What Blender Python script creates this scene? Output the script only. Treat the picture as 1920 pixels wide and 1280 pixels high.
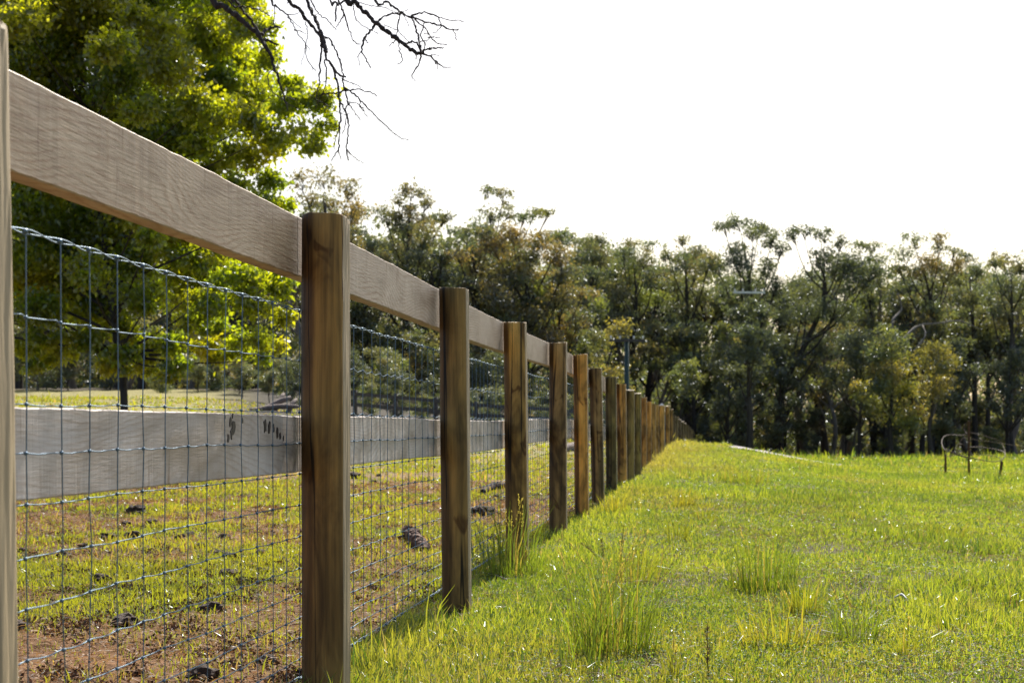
import bpy, math, random
import numpy as np
from mathutils import Vector

for o in list(bpy.data.objects):
    bpy.data.objects.remove(o)
scene = bpy.context.scene
COL = scene.collection
RAD = math.radians
rng = np.random.default_rng(7)
random.seed(7)

# ------------------------------------------------------------------ camera, world, sun, exposure
EYE = 0.735
F = 3000.0                       # focal length in photograph pixels (1920 wide)
HZ = 798.0                       # horizon row of the photograph
cam_d = bpy.data.cameras.new('camera')
cam_d.sensor_width = 36.0
cam_d.lens = 36.0 * F / 1920.0
cam_d.shift_y = (HZ - 640.0) / 1920.0
cam_d.clip_start = 0.05
cam_d.clip_end = 6000.0
cam_d.dof.use_dof = True
cam_d.dof.focus_distance = 4.6
cam_d.dof.aperture_fstop = 10.0
cam = bpy.data.objects.new('camera', cam_d)
COL.objects.link(cam)
cam.location = (0, 0, EYE)
cam.rotation_euler = (RAD(90), 0, 0)
scene.camera = cam

TH = math.atan((1320.0 - 960.0) / F)          # heading of the fence
FX0 = -0.995                                  # fence line at Y = 0
SUN_AZ = TH + RAD(3.5)
SUN_EL = RAD(43.0)
world = bpy.data.worlds.new('World')
scene.world = world
world.use_nodes = True
wn = world.node_tree
sky = wn.nodes.new('ShaderNodeTexSky')
sky.sky_type = 'NISHITA'
sky.sun_disc = False
sky.sun_elevation = SUN_EL
sky.sun_rotation = SUN_AZ
sky.air_density = 1.0
sky.dust_density = 3.0
sky.ozone_density = 1.0
wn.links.new(sky.outputs[0], wn.nodes['Background'].inputs[0])
wn.nodes['Background'].inputs[1].default_value = 0.105

sun_d = bpy.data.lights.new('sun', 'SUN')
sun_d.energy = 5.0
sun_d.angle = RAD(0.53)
sun_d.color = (1.0, 0.94, 0.84)
sun = bpy.data.objects.new('sun', sun_d)
COL.objects.link(sun)
sdir = Vector((math.sin(SUN_AZ) * math.cos(SUN_EL), math.cos(SUN_AZ) * math.cos(SUN_EL), math.sin(SUN_EL)))
sun.rotation_euler = sdir.to_track_quat('Z', 'Y').to_euler()
sun.location = sdir * 60

scene.view_settings.view_transform = 'Standard'
scene.view_settings.look = 'None'
scene.view_settings.gamma = 1.0
scene.view_settings.use_curve_mapping = False
scene.view_settings.exposure = 0.62
scene.cycles.max_bounces = 8
scene.cycles.transmission_bounces = 5
scene.cycles.diffuse_bounces = 4

# ------------------------------------------------------------------ helpers
def sstep(x, a, b):
    t = np.clip((np.asarray(x, float) - a) / (b - a), 0, 1)
    return t * t * (3 - 2 * t)

def vnoise(x, y, seed=0):
    x = np.asarray(x, float); y = np.asarray(y, float)
    xi = np.floor(x).astype(np.int64); yi = np.floor(y).astype(np.int64)
    xf = x - xi; yf = y - yi
    def h(a, b):
        n = (a * 374761393 + b * 668265263 + seed * 982451653) & 0xFFFFFFFF
        n = ((n ^ (n >> 13)) * 1274126177) & 0xFFFFFFFF
        return ((n ^ (n >> 16)) & 0xFFFF) / 65535.0
    u = xf * xf * (3 - 2 * xf); v = yf * yf * (3 - 2 * yf)
    return (h(xi, yi) * (1 - u) + h(xi + 1, yi) * u) * (1 - v) + (h(xi, yi + 1) * (1 - u) + h(xi + 1, yi + 1) * u) * v

def fbm(x, y, seed=0, n=3):
    s = 0; a = 0.5; t = 0
    for i in range(n):
        s = s + a * vnoise(x * 2 ** i, y * 2 ** i, seed + i * 17); t += a; a *= 0.5
    return s / t

def fence_u(X, Y):
    return X - (FX0 + Y * math.tan(TH))

def ground(X, Y):
    X = np.asarray(X, float); Y = np.asarray(Y, float)
    u = fence_u(X, Y)
    ridge = 0.13 * sstep(Y, 24, 48) - 0.032 * np.clip(Y - 52, 0, 90) * sstep(Y, 50, 62)
    field = -0.0140 * np.clip(Y - 6, 0, 150)
    wr = sstep(u, 0.5, 4.0 + 0.05 * np.clip(Y, 0, 200))
    zr = ridge * (1 - wr) + field * wr
    zr = np.maximum(zr, -2.6)
    rise = 0.036 * np.clip(Y - 10, 0, 75)
    wl = sstep(-u, 0.3, 20)
    zl = np.maximum(ridge, -0.6) * (1 - wl) + rise * wl
    z = np.where(u > 0, zr, zl)
    amp = 0.03 + 0.0018 * np.clip(Y, 0, 100)
    z = z + amp * (fbm(X * 0.9, Y * 0.9, 3) - 0.5) * 1.6 + 0.018 * (fbm(X * 5, Y * 5, 9, 2) - 0.5)
    return z

def px(x, y, Y):
    return Vector(((x - 960.0) / F * Y, Y, EYE + (HZ - y) / F * Y))

def px_ground(x, y):
    best = None
    Y = 3.0
    while Y < 140:
        X = (x - 960.0) / F * Y
        z = EYE + (HZ - y) / F * Y
        if z <= float(ground(X, Y)):
            return X, Y, float(ground(X, Y))
        Y *= 1.004
    return X, Y, float(ground(X, Y))

def raw_mesh(name, V, faces, smooth=False, tint=None, mat_idx=None):
    """faces: list of (M,k) int arrays"""
    me = bpy.data.meshes.new(name)
    V = np.asarray(V, np.float32)
    faces = [np.asarray(f, np.int32) for f in faces if len(f)]
    me.vertices.add(len(V)); me.vertices.foreach_set('co', V.ravel())
    nl = sum(f.size for f in faces); nf = sum(len(f) for f in faces)
    me.loops.add(nl); me.polygons.add(nf)
    me.loops.foreach_set('vertex_index', np.concatenate([f.ravel() for f in faces]))
    tot = np.concatenate([np.full(len(f), f.shape[1], np.int32) for f in faces])
    st = np.concatenate([[0], np.cumsum(tot)[:-1]]).astype(np.int32)
    me.polygons.foreach_set('loop_start', st)
    me.polygons.foreach_set('loop_total', tot)
    if mat_idx is not None:
        me.polygons.foreach_set('material_index', np.asarray(mat_idx, np.int32))
    me.polygons.foreach_set('use_smooth', np.full(nf, bool(smooth)))
    if tint is not None:
        a = me.attributes.new('tint', 'FLOAT_COLOR', 'POINT')
        t = np.ones((len(V), 4), np.float32); t[:, :3] = tint
        a.data.foreach_set('color', t.ravel())
    me.update(calc_edges=True)
    me.validate()
    return me

class MB:
    """collects pieces into one mesh"""
    def __init__(self):
        self.V = []; self.F = {}; self.T = []; self.n = 0
    def add(self, V, faces, tint=(1, 1, 1)):
        V = np.asarray(V, float)
        for f in faces:
            f = np.asarray(f, int)
            if len(f):
                self.F.setdefault(f.shape[1], []).append(f + self.n)
        self.V.append(V)
        t = np.asarray(tint, float)
        self.T.append(np.broadcast_to(t, (len(V), 3)) if t.ndim == 1 else t)
        self.n += len(V)
    def mesh(self, name, smooth=False):
        return raw_mesh(name, np.concatenate(self.V), [np.concatenate(v) for v in self.F.values()], smooth,
                        np.concatenate(self.T))
    def obj(self, name, mat, parent=None, smooth=False):
        return mkobj(name, self.mesh(name, smooth), mat, parent)

def mkobj(name, me, mat, parent=None):
    o = bpy.data.objects.new(name, me)
    COL.objects.link(o)
    if mat is not None and len(me.materials) == 0:
        for m in (mat if isinstance(mat, (list, tuple)) else [mat]):
            me.materials.append(m)
    if parent is not None:
        o.parent = parent
    return o

def tag(o, label=None, cat=None, group=None, kind=None):
    if label: o['label'] = label
    if cat: o['category'] = cat
    if group: o['group'] = group
    if kind: o['kind'] = kind
    return o

def empty(name, loc, label, cat, group=None):
    o = bpy.data.objects.new(name, None)
    o.empty_display_size = 0.2
    COL.objects.link(o)
    o.location = loc
    return tag(o, label, cat, group)

def catmull(pts, rad, step):
    P = np.asarray(pts, float); R = np.asarray(rad, float)
    if len(P) < 3:
        n = max(2, int(np.linalg.norm(P[-1] - P[0]) / step) + 1)
        t = np.linspace(0, 1, n)[:, None]
        return P[0] * (1 - t) + P[-1] * t, R[0] * (1 - t[:, 0]) + R[-1] * t[:, 0]
    Q = np.vstack([2 * P[0] - P[1], P, 2 * P[-1] - P[-2]])
    out = []; ro = []
    for i in range(1, len(Q) - 2):
        d = np.linalg.norm(Q[i + 1] - Q[i]); n = max(1, int(round(d / step)))
        for k in range(n):
            t = k / n
            a, b, c, e = Q[i - 1], Q[i], Q[i + 1], Q[i + 2]
            out.append(0.5 * (2 * b + (c - a) * t + (2 * a - 5 * b + 4 * c - e) * t * t + (3 * b - a - 3 * c + e) * t ** 3))
            ro.append(R[i - 1] * (1 - t) + R[i] * t)
    out.append(P[-1]); ro.append(R[-1])
    return np.array(out), np.array(ro)

def tube(mb, pts, rad, sides=6, tint=(1, 1, 1), cap=True):
    P = np.asarray(pts, float); n = len(P)
    R = np.broadcast_to(np.asarray(rad, float), (n,))
    T = np.gradient(P, axis=0)
    T /= np.linalg.norm(T, axis=1)[:, None] + 1e-12
    ref = np.array([0, 0, 1.0]) if abs(T[:, 2]).mean() < 0.85 else np.array([1.0, 0, 0])
    A = np.cross(T, ref); A /= np.linalg.norm(A, axis=1)[:, None] + 1e-12
    B = np.cross(A, T)
    a = np.linspace(0, 2 * math.pi, sides, endpoint=False)
    V = P[:, None, :] + R[:, None, None] * (np.cos(a)[None, :, None] * A[:, None, :] + np.sin(a)[None, :, None] * B[:, None, :])
    V = V.reshape(-1, 3)
    i = np.arange(n - 1)[:, None] * sides; j = np.arange(sides)[None, :]; k = (j + 1) % sides
    q = np.stack([i + j, i + sides + j, i + sides + k, i + k], -1).reshape(-1, 4)
    fs = [q]
    if cap:
        fs.append(np.arange(sides)[None, :]); fs.append(((n - 1) * sides + np.arange(sides)[::-1])[None, :])
    mb.add(V, fs, tint)

def box(mb, c, s, rz=0.0, tint=(1, 1, 1), axes=None):
    c = np.asarray(c, float); hx, hy, hz = np.asarray(s, float) / 2
    b = np.array([[x, y, z] for x in (-hx, hx) for y in (-hy, hy) for z in (-hz, hz)])
    if axes is not None:
        b = b @ np.asarray(axes, float)
    elif rz:
        cs, sn = math.cos(rz), math.sin(rz)
        b = b @ np.array([[cs, sn, 0], [-sn, cs, 0], [0, 0, 1]])
    mb.add(b + c, [[[0, 1, 3, 2], [4, 6, 7, 5], [0, 4, 5, 1], [2, 3, 7, 6], [0, 2, 6, 4], [1, 5, 7, 3]]], tint)

def unit(v):
    return v / (np.linalg.norm(v, axis=-1, keepdims=True) + 1e-12)

def leaf_arrays(C, D, N, L, W, bend=0.25):
    """rhombic leaves: base C, direction D, normal N, length L, width W -> V, quads"""
    S = unit(np.cross(D, N))
    L = np.broadcast_to(L, (len(C),))[:, None]; W = np.broadcast_to(W, (len(C),))[:, None]
    v0 = C
    m = C + D * L * 0.45 + N * L * bend * 0.3
    v1 = m + S * W * 0.5; v3 = m - S * W * 0.5
    v2 = C + D * L - N * L * bend * 0.2
    V = np.stack([v0, v1, v2, v3], 1).reshape(-1, 3)
    q = (np.arange(len(C)) * 4)[:, None] + np.array([0, 1, 2, 3])[None, :]
    return V, q

def rand_dirs(n, r=rng):
    return unit(r.normal(size=(n, 3)))

# ------------------------------------------------------------------ materials
def new_mat(name):
    m = bpy.data.materials.new(name); m.use_nodes = True
    nt = m.node_tree; nt.nodes.clear()
    out = nt.nodes.new('ShaderNodeOutputMaterial')
    return m, nt, out

def N(nt, t, **kw):
    n = nt.nodes.new(t)
    for k, v in kw.items():
        if k.startswith('i_'):
            n.inputs[k[2:].replace('_', ' ')].default_value = v
        else:
            setattr(n, k, v)
    return n

def ramp(nt, fac, stops):
    r = nt.nodes.new('ShaderNodeValToRGB')
    e = r.color_ramp.elements
    while len(e) < len(stops): e.new(0.5)
    for el, (p, c) in zip(e, stops):
        el.position = p; el.color = (c[0], c[1], c[2], 1) if not isinstance(c, (int, float)) else (c, c, c, 1)
    nt.links.new(fac, r.inputs[0])
    return r.outputs[0]

def mixc(nt, a, b, fac, mode='MIX'):
    m = nt.nodes.new('ShaderNodeMix'); m.data_type = 'RGBA'; m.blend_type = mode
    for sock, v in ((m.inputs[0], fac), (m.inputs[6], a), (m.inputs[7], b)):
        if isinstance(v, (int, float)): sock.default_value = v
        elif isinstance(v, tuple): sock.default_value = (v[0], v[1], v[2], 1)
        else: nt.links.new(v, sock)
    return m.outputs[2]

def noise(nt, vec, scale, detail=4.0, rough=0.55, dist=0.0):
    n = N(nt, 'ShaderNodeTexNoise')
    n.inputs['Scale'].default_value = scale; n.inputs['Detail'].default_value = detail
    n.inputs['Roughness'].default_value = rough; n.inputs['Distortion'].default_value = dist
    nt.links.new(vec, n.inputs['Vector'])
    return n.outputs['Fac']

def mapping(nt, vec, scale=(1, 1, 1), loc=None):
    m = N(nt, 'ShaderNodeMapping')
    m.inputs['Scale'].default_value = scale
    nt.links.new(vec, m.inputs['Vector'])
    if loc is not None: nt.links.new(loc, m.inputs['Location'])
    return m.outputs[0]

def leaf_mat(name, trans=0.5, gloss=0.06, rough=0.35, tcol=(1.5, 1.45, 0.5), gain=1.0):
    """leaves: diffuse reflection, light passing through the blade, and a thin waxy gloss"""
    m, nt, out = new_mat(name)
    at = N(nt, 'ShaderNodeAttribute', attribute_name='tint')
    c = at.outputs['Color']
    d = N(nt, 'ShaderNodeBsdfDiffuse'); nt.links.new(c, d.inputs[0])
    tc = mixc(nt, c, tcol, 1.0, 'MULTIPLY')
    t = N(nt, 'ShaderNodeBsdfTranslucent'); nt.links.new(tc, t.inputs[0])
    mx = N(nt, 'ShaderNodeMixShader'); mx.inputs[0].default_value = trans
    nt.links.new(d.outputs[0], mx.inputs[1]); nt.links.new(t.outputs[0], mx.inputs[2])
    g = N(nt, 'ShaderNodeBsdfGlossy'); g.inputs['Roughness'].default_value = rough
    g.inputs[0].default_value = (0.9, 0.95, 1, 1)
    m2 = N(nt, 'ShaderNodeMixShader'); m2.inputs[0].default_value = gloss
    nt.links.new(mx.outputs[0], m2.inputs[1]); nt.links.new(g.outputs[0], m2.inputs[2])
    nt.links.new(m2.outputs[0], out.inputs[0])
    return m

def bark_mat(name, c1, c2, scale=6.0):
    m, nt, out = new_mat(name)
    tc = N(nt, 'ShaderNodeTexCoord').outputs['Object']
    n1 = noise(nt, mapping(nt, tc, (scale, scale, scale * 0.18)), 1.0, 6)
    col = ramp(nt, n1, [(0.3, c1), (0.7, c2)])
    p = N(nt, 'ShaderNodeBsdfPrincipled'); p.inputs['Roughness'].default_value = 0.85
    at = N(nt, 'ShaderNodeAttribute', attribute_name='tint')
    nt.links.new(mixc(nt, col, at.outputs['Color'], 1.0, 'MULTIPLY'), p.inputs['Base Color'])
    b = N(nt, 'ShaderNodeBump'); b.inputs['Strength'].default_value = 0.6; b.inputs['Distance'].default_value = 0.02
    nt.links.new(n1, b.inputs['Height']); nt.links.new(b.outputs[0], p.inputs['Normal'])
    nt.links.new(p.outputs[0], out.inputs[0])
    return m

def post_mat(name, sawn=False):
    """treated pine: colour of each post from its object colour, streaks, blotches, checks (cracks)"""
    m, nt, out = new_mat(name)
    tc = N(nt, 'ShaderNodeTexCoord').outputs['Object']
    oi = N(nt, 'ShaderNodeObjectInfo')
    off = N(nt, 'ShaderNodeVectorMath', operation='SCALE')
    cmb = N(nt, 'ShaderNodeCombineXYZ')
    for i in range(3): nt.links.new(oi.outputs['Random'], cmb.inputs[i])
    nt.links.new(cmb.outputs[0], off.inputs[0]); off.inputs['Scale'].default_value = 37.0
    o = off.outputs[0]
    streak = noise(nt, mapping(nt, tc, (22, 22, 0.9), o), 1.0, 5, 0.6, 0.6)
    fine = noise(nt, mapping(nt, tc, (150, 150, 5), o), 1.0, 3, 0.6)
    blot = noise(nt, mapping(nt, tc, (7, 7, 2.6), o), 1.0, 4, 0.6, 0.8)
    knot = noise(nt, mapping(nt, tc, (9, 9, 5), o), 1.0, 2, 0.5, 1.5)
    crk = noise(nt, mapping(nt, tc, (16, 16, 0.28), o), 1.0, 2, 0.5, 0.1)
    base = oi.outputs['Color']
    if sawn:
        base = mixc(nt, base, (0.52, 0.42, 0.28), 0.8)
    k1 = ramp(nt, streak, [(0.32, 0.30 if not sawn else .72), (0.5, 0.95), (0.72, 1.4 if not sawn else 1.1)])
    c = mixc(nt, base, k1, 1.0, 'MULTIPLY')
    c = mixc(nt, c, ramp(nt, fine, [(0.3, 0.78), (0.7, 1.12)]), 1.0, 'MULTIPLY')
    if not sawn:
        bl = ramp(nt, blot, [(0.36, (0.18, 0.14, 0.10)), (0.5, (0.75, 0.70, 0.62)), (0.62, (1.15, 1.05, 0.85))])
        c = mixc(nt, c, bl, 0.85, 'MULTIPLY')
        kn = ramp(nt, knot, [(0.30, (0.35, 0.26, 0.18)), (0.36, (1, 1, 1))])
        c = mixc(nt, c, kn, 0.9, 'MULTIPLY')
        gr = ramp(nt, noise(nt, mapping(nt, tc, (4, 4, 1.1), o), 1.0, 3), [(0.45, 0.0), (0.7, 0.35)])
        c = mixc(nt, c, (0.12, 0.11, 0.03), gr)
        ck = ramp(nt, crk, [(0.484, 1.0), (0.494, 0.10), (0.506, 0.10), (0.514, 1.0)])
        c = mixc(nt, c, ck, 1.0, 'MULTIPLY')
        # shade painted into the paddock side of the post, mixed with damp staining
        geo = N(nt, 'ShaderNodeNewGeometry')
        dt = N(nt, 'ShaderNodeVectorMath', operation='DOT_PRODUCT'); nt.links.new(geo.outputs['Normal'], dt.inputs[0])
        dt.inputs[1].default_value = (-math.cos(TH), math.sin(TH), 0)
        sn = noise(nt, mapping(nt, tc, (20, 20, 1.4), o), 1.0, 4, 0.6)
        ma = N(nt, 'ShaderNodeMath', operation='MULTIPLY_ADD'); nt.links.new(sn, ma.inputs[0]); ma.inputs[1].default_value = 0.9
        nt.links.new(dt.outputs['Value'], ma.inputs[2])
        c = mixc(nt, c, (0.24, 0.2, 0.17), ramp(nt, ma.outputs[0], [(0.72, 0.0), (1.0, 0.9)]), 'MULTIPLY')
    p = N(nt, 'ShaderNodeBsdfPrincipled')
    p.inputs['Roughness'].default_value = 0.62
    p.inputs['Specular IOR Level'].default_value = 0.35
    nt.links.new(c, p.inputs['Base Color'])
    b = N(nt, 'ShaderNodeBump'); b.inputs['Strength'].default_value = 0.5; b.inputs['Distance'].default_value = 0.004
    add = N(nt, 'ShaderNodeMath', operation='ADD')
    nt.links.new(streak, add.inputs[0]); nt.links.new(fine, add.inputs[1])
    nt.links.new(add.outputs[0], b.inputs['Height']); nt.links.new(b.outputs[0], p.inputs['Normal'])
    nt.links.new(p.outputs[0], out.inputs[0])
    return m

def rail_mat(name, sawn=1.0):
    """rough sawn weathered plank, local x runs along the plank"""
    m, nt, out = new_mat(name)
    tc = N(nt, 'ShaderNodeTexCoord').outputs['Object']
    oi = N(nt, 'ShaderNodeObjectInfo')
    cmb = N(nt, 'ShaderNodeCombineXYZ')
    for i in range(3): nt.links.new(oi.outputs['Random'], cmb.inputs[i])
    off = N(nt, 'ShaderNodeVectorMath', operation='SCALE'); off.inputs['Scale'].default_value = 53.0
    nt.links.new(cmb.outputs[0], off.inputs[0]); o = off.outputs[0]
    # growth rings: bands over a warped height coordinate
    warp = noise(nt, mapping(nt, tc, (1.3, 4, 4), o), 1.0, 1, 0.3, 0.2)
    sep = N(nt, 'ShaderNodeSeparateXYZ'); nt.links.new(tc, sep.inputs[0])
    wz = N(nt, 'ShaderNodeMath', operation='MULTIPLY_ADD'); nt.links.new(warp, wz.inputs[0]); wz.inputs[1].default_value = 0.30
    nt.links.new(sep.outputs[2], wz.inputs[2])
    wob = noise(nt, mapping(nt, tc, (30, 60, 60), o), 1.0, 3)
    w2 = N(nt, 'ShaderNodeMath', operation='MULTIPLY_ADD'); nt.links.new(wob, w2.inputs[0]); w2.inputs[1].default_value = 0.009
    nt.links.new(wz.outputs[0], w2.inputs[2])
    sc = N(nt, 'ShaderNodeMath', operation='MULTIPLY'); nt.links.new(w2.outputs[0], sc.inputs[0]); sc.inputs[1].default_value = 75.0
    fr = N(nt, 'ShaderNodeMath', operation='FRACT'); nt.links.new(sc.outputs[0], fr.inputs[0])
    rings = ramp(nt, fr.outputs[0], [(0.0, (0.66, 0.50, 0.36)), (0.24, (1.02, 1.0, 0.98)), (0.7, (1.0, 0.98, 0.96)), (1.0, (0.72, 0.58, 0.45))])
    fine = noise(nt, mapping(nt, tc, (14, 220, 220), o), 1.0, 4, 0.65)
    saw = noise(nt, mapping(nt, tc, (160, 6, 6), o), 1.0, 2, 0.5)
    blot = noise(nt, mapping(nt, tc, (3.0, 9, 9), o), 1.0, 4, 0.6, 0.5)
    c = ramp(nt, blot, [(0.3, (0.25, 0.195, 0.14)), (0.5, (0.37, 0.31, 0.25)), (0.72, (0.45, 0.40, 0.345))])
    c = mixc(nt, c, oi.outputs['Color'], 1.0, 'MULTIPLY')
    c = mixc(nt, c, rings, ramp(nt, noise(nt, mapping(nt, tc, (4, 12, 12), o), 1.0, 2), [(.35, .45 if sawn < .5 else .1), (.65, 1.0 if sawn < .5 else .5)]), 'MULTIPLY')
    c = mixc(nt, c, ramp(nt, fine, [(0.3, 0.90), (0.65, 1.05)]), 0.9, 'MULTIPLY')
    c = mixc(nt, c, ramp(nt, saw, [(0.3, 0.85), (0.6, 1.05)]), 0.7 * sawn, 'MULTIPLY')
    drip = noise(nt, mapping(nt, tc, (26, 3, 3.2), o), 1.0, 3, 0.6)
    c = mixc(nt, c, ramp(nt, drip, [(0.27, (0.45, 0.33, 0.22)), (0.37, (1, 1, 1))]), 0.7, 'MULTIPLY')
    p = N(nt, 'ShaderNodeBsdfPrincipled')
    p.inputs['Specular IOR Level'].default_value = 0.5
    rr = N(nt, 'ShaderNodeMapRange'); nt.links.new(saw, rr.inputs[0]); rr.inputs[3].default_value = 0.35; rr.inputs[4].default_value = 0.75
    nt.links.new(rr.outputs[0], p.inputs['Roughness'])
    nt.links.new(c, p.inputs['Base Color'])
    b = N(nt, 'ShaderNodeBump'); b.inputs['Strength'].default_value = 0.35; b.inputs['Distance'].default_value = 0.003
    add = N(nt, 'ShaderNodeMath', operation='MULTIPLY_ADD'); add.inputs[1].default_value = sawn; nt.links.new(fine, add.inputs[2]); nt.links.new(saw, add.inputs[0])
    nt.links.new(add.outputs[0], b.inputs['Height']); nt.links.new(b.outputs[0], p.inputs['Normal'])
    nt.links.new(p.outputs[0], out.inputs[0])
    return m

def plain_mat(name, col, rough=0.6, metal=0.0, var=0.25, scale=8.0, bump=0.0):
    m, nt, out = new_mat(name)
    tc = N(nt, 'ShaderNodeTexCoord').outputs['Object']
    n1 = noise(nt, tc, scale, 5, 0.6)
    c = mixc(nt, tuple(col), ramp(nt, n1, [(0.3, 1 - var), (0.7, 1 + var)]), 1.0, 'MULTIPLY')
    p = N(nt, 'ShaderNodeBsdfPrincipled'); p.inputs['Roughness'].default_value = rough; p.inputs['Metallic'].default_value = metal
    nt.links.new(c, p.inputs['Base Color'])
    if bump:
        b = N(nt, 'ShaderNodeBump'); b.inputs['Strength'].default_value = bump; b.inputs['Distance'].default_value = 0.02
        nt.links.new(n1, b.inputs['Height']); nt.links.new(b.outputs[0], p.inputs['Normal'])
    nt.links.new(p.outputs[0], out.inputs[0])
    return m

def ground_mat(name):
    m, nt, out = new_mat(name)
    tc = N(nt, 'ShaderNodeTexCoord').outputs['Object']
    at = N(nt, 'ShaderNodeAttribute', attribute_name='tint')
    n1 = noise(nt, tc, 3.5, 6, 0.65); n2 = noise(nt, tc, 45, 4, 0.7)
    c = mixc(nt, at.outputs['Color'], ramp(nt, n1, [(0.3, 0.6), (0.7, 1.35)]), 1.0, 'MULTIPLY')
    c = mixc(nt, c, ramp(nt, n2, [(0.25, 0.45), (0.7, 1.4)]), 1.0, 'MULTIPLY')
    p = N(nt, 'ShaderNodeBsdfPrincipled'); p.inputs['Roughness'].default_value = 0.9
    p.inputs['Specular IOR Level'].default_value = 0.15
    nt.links.new(c, p.inputs['Base Color'])
    b = N(nt, 'ShaderNodeBump'); b.inputs['Strength'].default_value = 0.8; b.inputs['Distance'].default_value = 0.02
    nt.links.new(n2, b.inputs['Height']); nt.links.new(b.outputs[0], p.inputs['Normal'])
    nt.links.new(p.outputs[0], out.inputs[0])
    return m

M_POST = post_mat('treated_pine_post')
M_SAWN = post_mat('sawn_pine', True)
M_RAIL = rail_mat('sawn_plank', 0.12)
M_RAIL2 = rail_mat('band_sawn_plank', 0.8)
M_WIRE = plain_mat('galvanised_wire', (0.12, 0.19, 0.26), 0.48, 0.6, 0.2, 30)
M_TAR = plain_mat('dark_resin', (0.018, 0.010, 0.010), 0.5, 0, 0.3, 60)
M_GROUND = ground_mat('soil_and_turf')
M_GRASS = leaf_mat('grass_blade', 0.58, 0.06, 0.36, (2.4, 2.0, 0.6))
M_STRAW = leaf_mat('dry_straw', 0.3, 0.025, 0.5, (1.2, 1.1, 0.8))
M_BIGLEAF = leaf_mat('broad_leaf', 0.62, 0.07, 0.35, (8.8, 7.0, 0.9))
M_GUM = leaf_mat('gum_leaf', 0.48, 0.10, 0.42, (2.7, 2.4, 1.0))
M_BARK = bark_mat('dark_bark', (0.022, 0.018, 0.015), (0.075, 0.062, 0.052))
M_PALEBARK = bark_mat('pale_bark', (0.10, 0.085, 0.075), (0.26, 0.23, 0.20))
M_DEAD = bark_mat('dead_wood', (0.018, 0.013, 0.013), (0.06, 0.048, 0.046), 30)
M_DUNG = plain_mat('dung', (0.05, 0.029, 0.019), 0.9, 0, 0.5, 35, 0.9)
M_LOG = plain_mat('weathered_log', (0.17, 0.13, 0.115), 0.85, 0, 0.4, 14, 0.7)
M_RUST = plain_mat('rusty_steel', (0.11, 0.052, 0.03), 0.75, 0.3, 0.45, 40, 0.3)
M_OLDWIRE = plain_mat('old_wire', (0.10, 0.07, 0.06), 0.75, 0.3, 0.3, 20)
M_POLE = plain_mat('treated_pole', (0.03, 0.06, 0.056), 0.7, 0, 0.3, 6)
M_DARKPOLE = plain_mat('dark_timber_pole', (0.03, 0.028, 0.022), 0.9, 0, 0.3, 6)
M_CERAMIC = plain_mat('white_ceramic', (0.8, 0.8, 0.78), 0.25, 0, 0.05, 5)
M_PALEWOOD = plain_mat('pale_crossarm', (0.62, 0.62, 0.58), 0.5, 0, 0.12, 12)
M_GREYFENCE = plain_mat('grey_fence_timber', (0.07, 0.062, 0.062), 0.8, 0, 0.3, 9)
M_GRAVEL = plain_mat('pale_gravel', (0.36, 0.33, 0.34), 0.9, 0, 0.35, 30, 0.5)

# ------------------------------------------------------------------ ground
def axis(lo, hi, step, far, grow=1.04):
    a = list(np.arange(lo, hi + 1e-6, step)); s = step
    while a[-1] < far:
        s *= grow if a[-1] < 120 else 1.25
        a.append(a[-1] + s)
    return a
gy = np.array([-900, -300, -100, -40, -15, -6] + axis(-2, 13, 0.12, 2500))
pos = axis(0, 6, 0.12, 2500)
gx = np.array([-v for v in pos[:0:-1]] + pos)

def dry_mask(X, Y):
    """1 where the paddock is dry brown, 0 where it is green"""
    n = fbm(X * 1.3, Y * 0.9, 21, 3)
    d = sstep(n, 0.43, 0.58)
    near = sstep(6.3 - Y + 2.6 * (fbm(X * 1.6, Y * 1.6, 5) - .5), 0, 1.5) * 0.95
    far = sstep(Y, 9, 15) * 0.25
    return np.clip(d * 0.78 + near * (.05 + 1.1 * sstep(fbm(X * 2.1, Y * 2.1, 29), .3, .6)) * sstep(-.1 - X, -.2, .7) + far, 0, 1)

def turf_tint(X, Y):
    u = fence_u(X, Y)
    d = dry_mask(X, Y)[..., None]
    left = (1 - d) * np.array([0.065, 0.065, 0.02]) + d * np.array([0.20, 0.105, 0.048])
    n = fbm(X * 0.5, Y * 0.35, 33)[..., None]
    right = (1 - n) * np.array([0.055, 0.062, 0.016]) + n * np.array([0.12, 0.095, 0.035])
    dist = sstep(Y, 12, 40)[..., None]
    right = right * (1 - dist) + dist * ((1 - n) * np.array([0.13, 0.17, 0.03]) + n * np.array([0.23, 0.22, 0.06]))
    far = sstep(Y, 14, 40)[..., None]
    left = left * (1 - far) + far * np.array([0.27, 0.24, 0.09])
    dk = sstep(X / np.maximum(Y, 1), -.20, -.15)[..., None] * sstep(Y, 46, 50)[..., None]  # dark litter round the log heap, with the wood's shade painted into the tint
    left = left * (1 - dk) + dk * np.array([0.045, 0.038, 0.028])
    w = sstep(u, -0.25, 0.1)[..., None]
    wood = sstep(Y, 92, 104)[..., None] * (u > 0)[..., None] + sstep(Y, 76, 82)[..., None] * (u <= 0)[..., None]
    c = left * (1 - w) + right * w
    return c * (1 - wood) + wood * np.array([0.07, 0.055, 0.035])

GX, GY = np.meshgrid(gx, gy)
Zg = ground(GX, GY)
Vg = np.stack([GX, GY, Zg], -1).reshape(-1, 3)
ny, nx = GX.shape
ii, jj = np.meshgrid(np.arange(ny - 1), np.arange(nx - 1), indexing='ij')
b0 = (ii * nx + jj).ravel()
qf = np.stack([b0, b0 + 1, b0 + nx + 1, b0 + nx], -1)
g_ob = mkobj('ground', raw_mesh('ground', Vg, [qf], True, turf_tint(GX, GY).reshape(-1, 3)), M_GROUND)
tag(g_ob, kind='structure')

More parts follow.
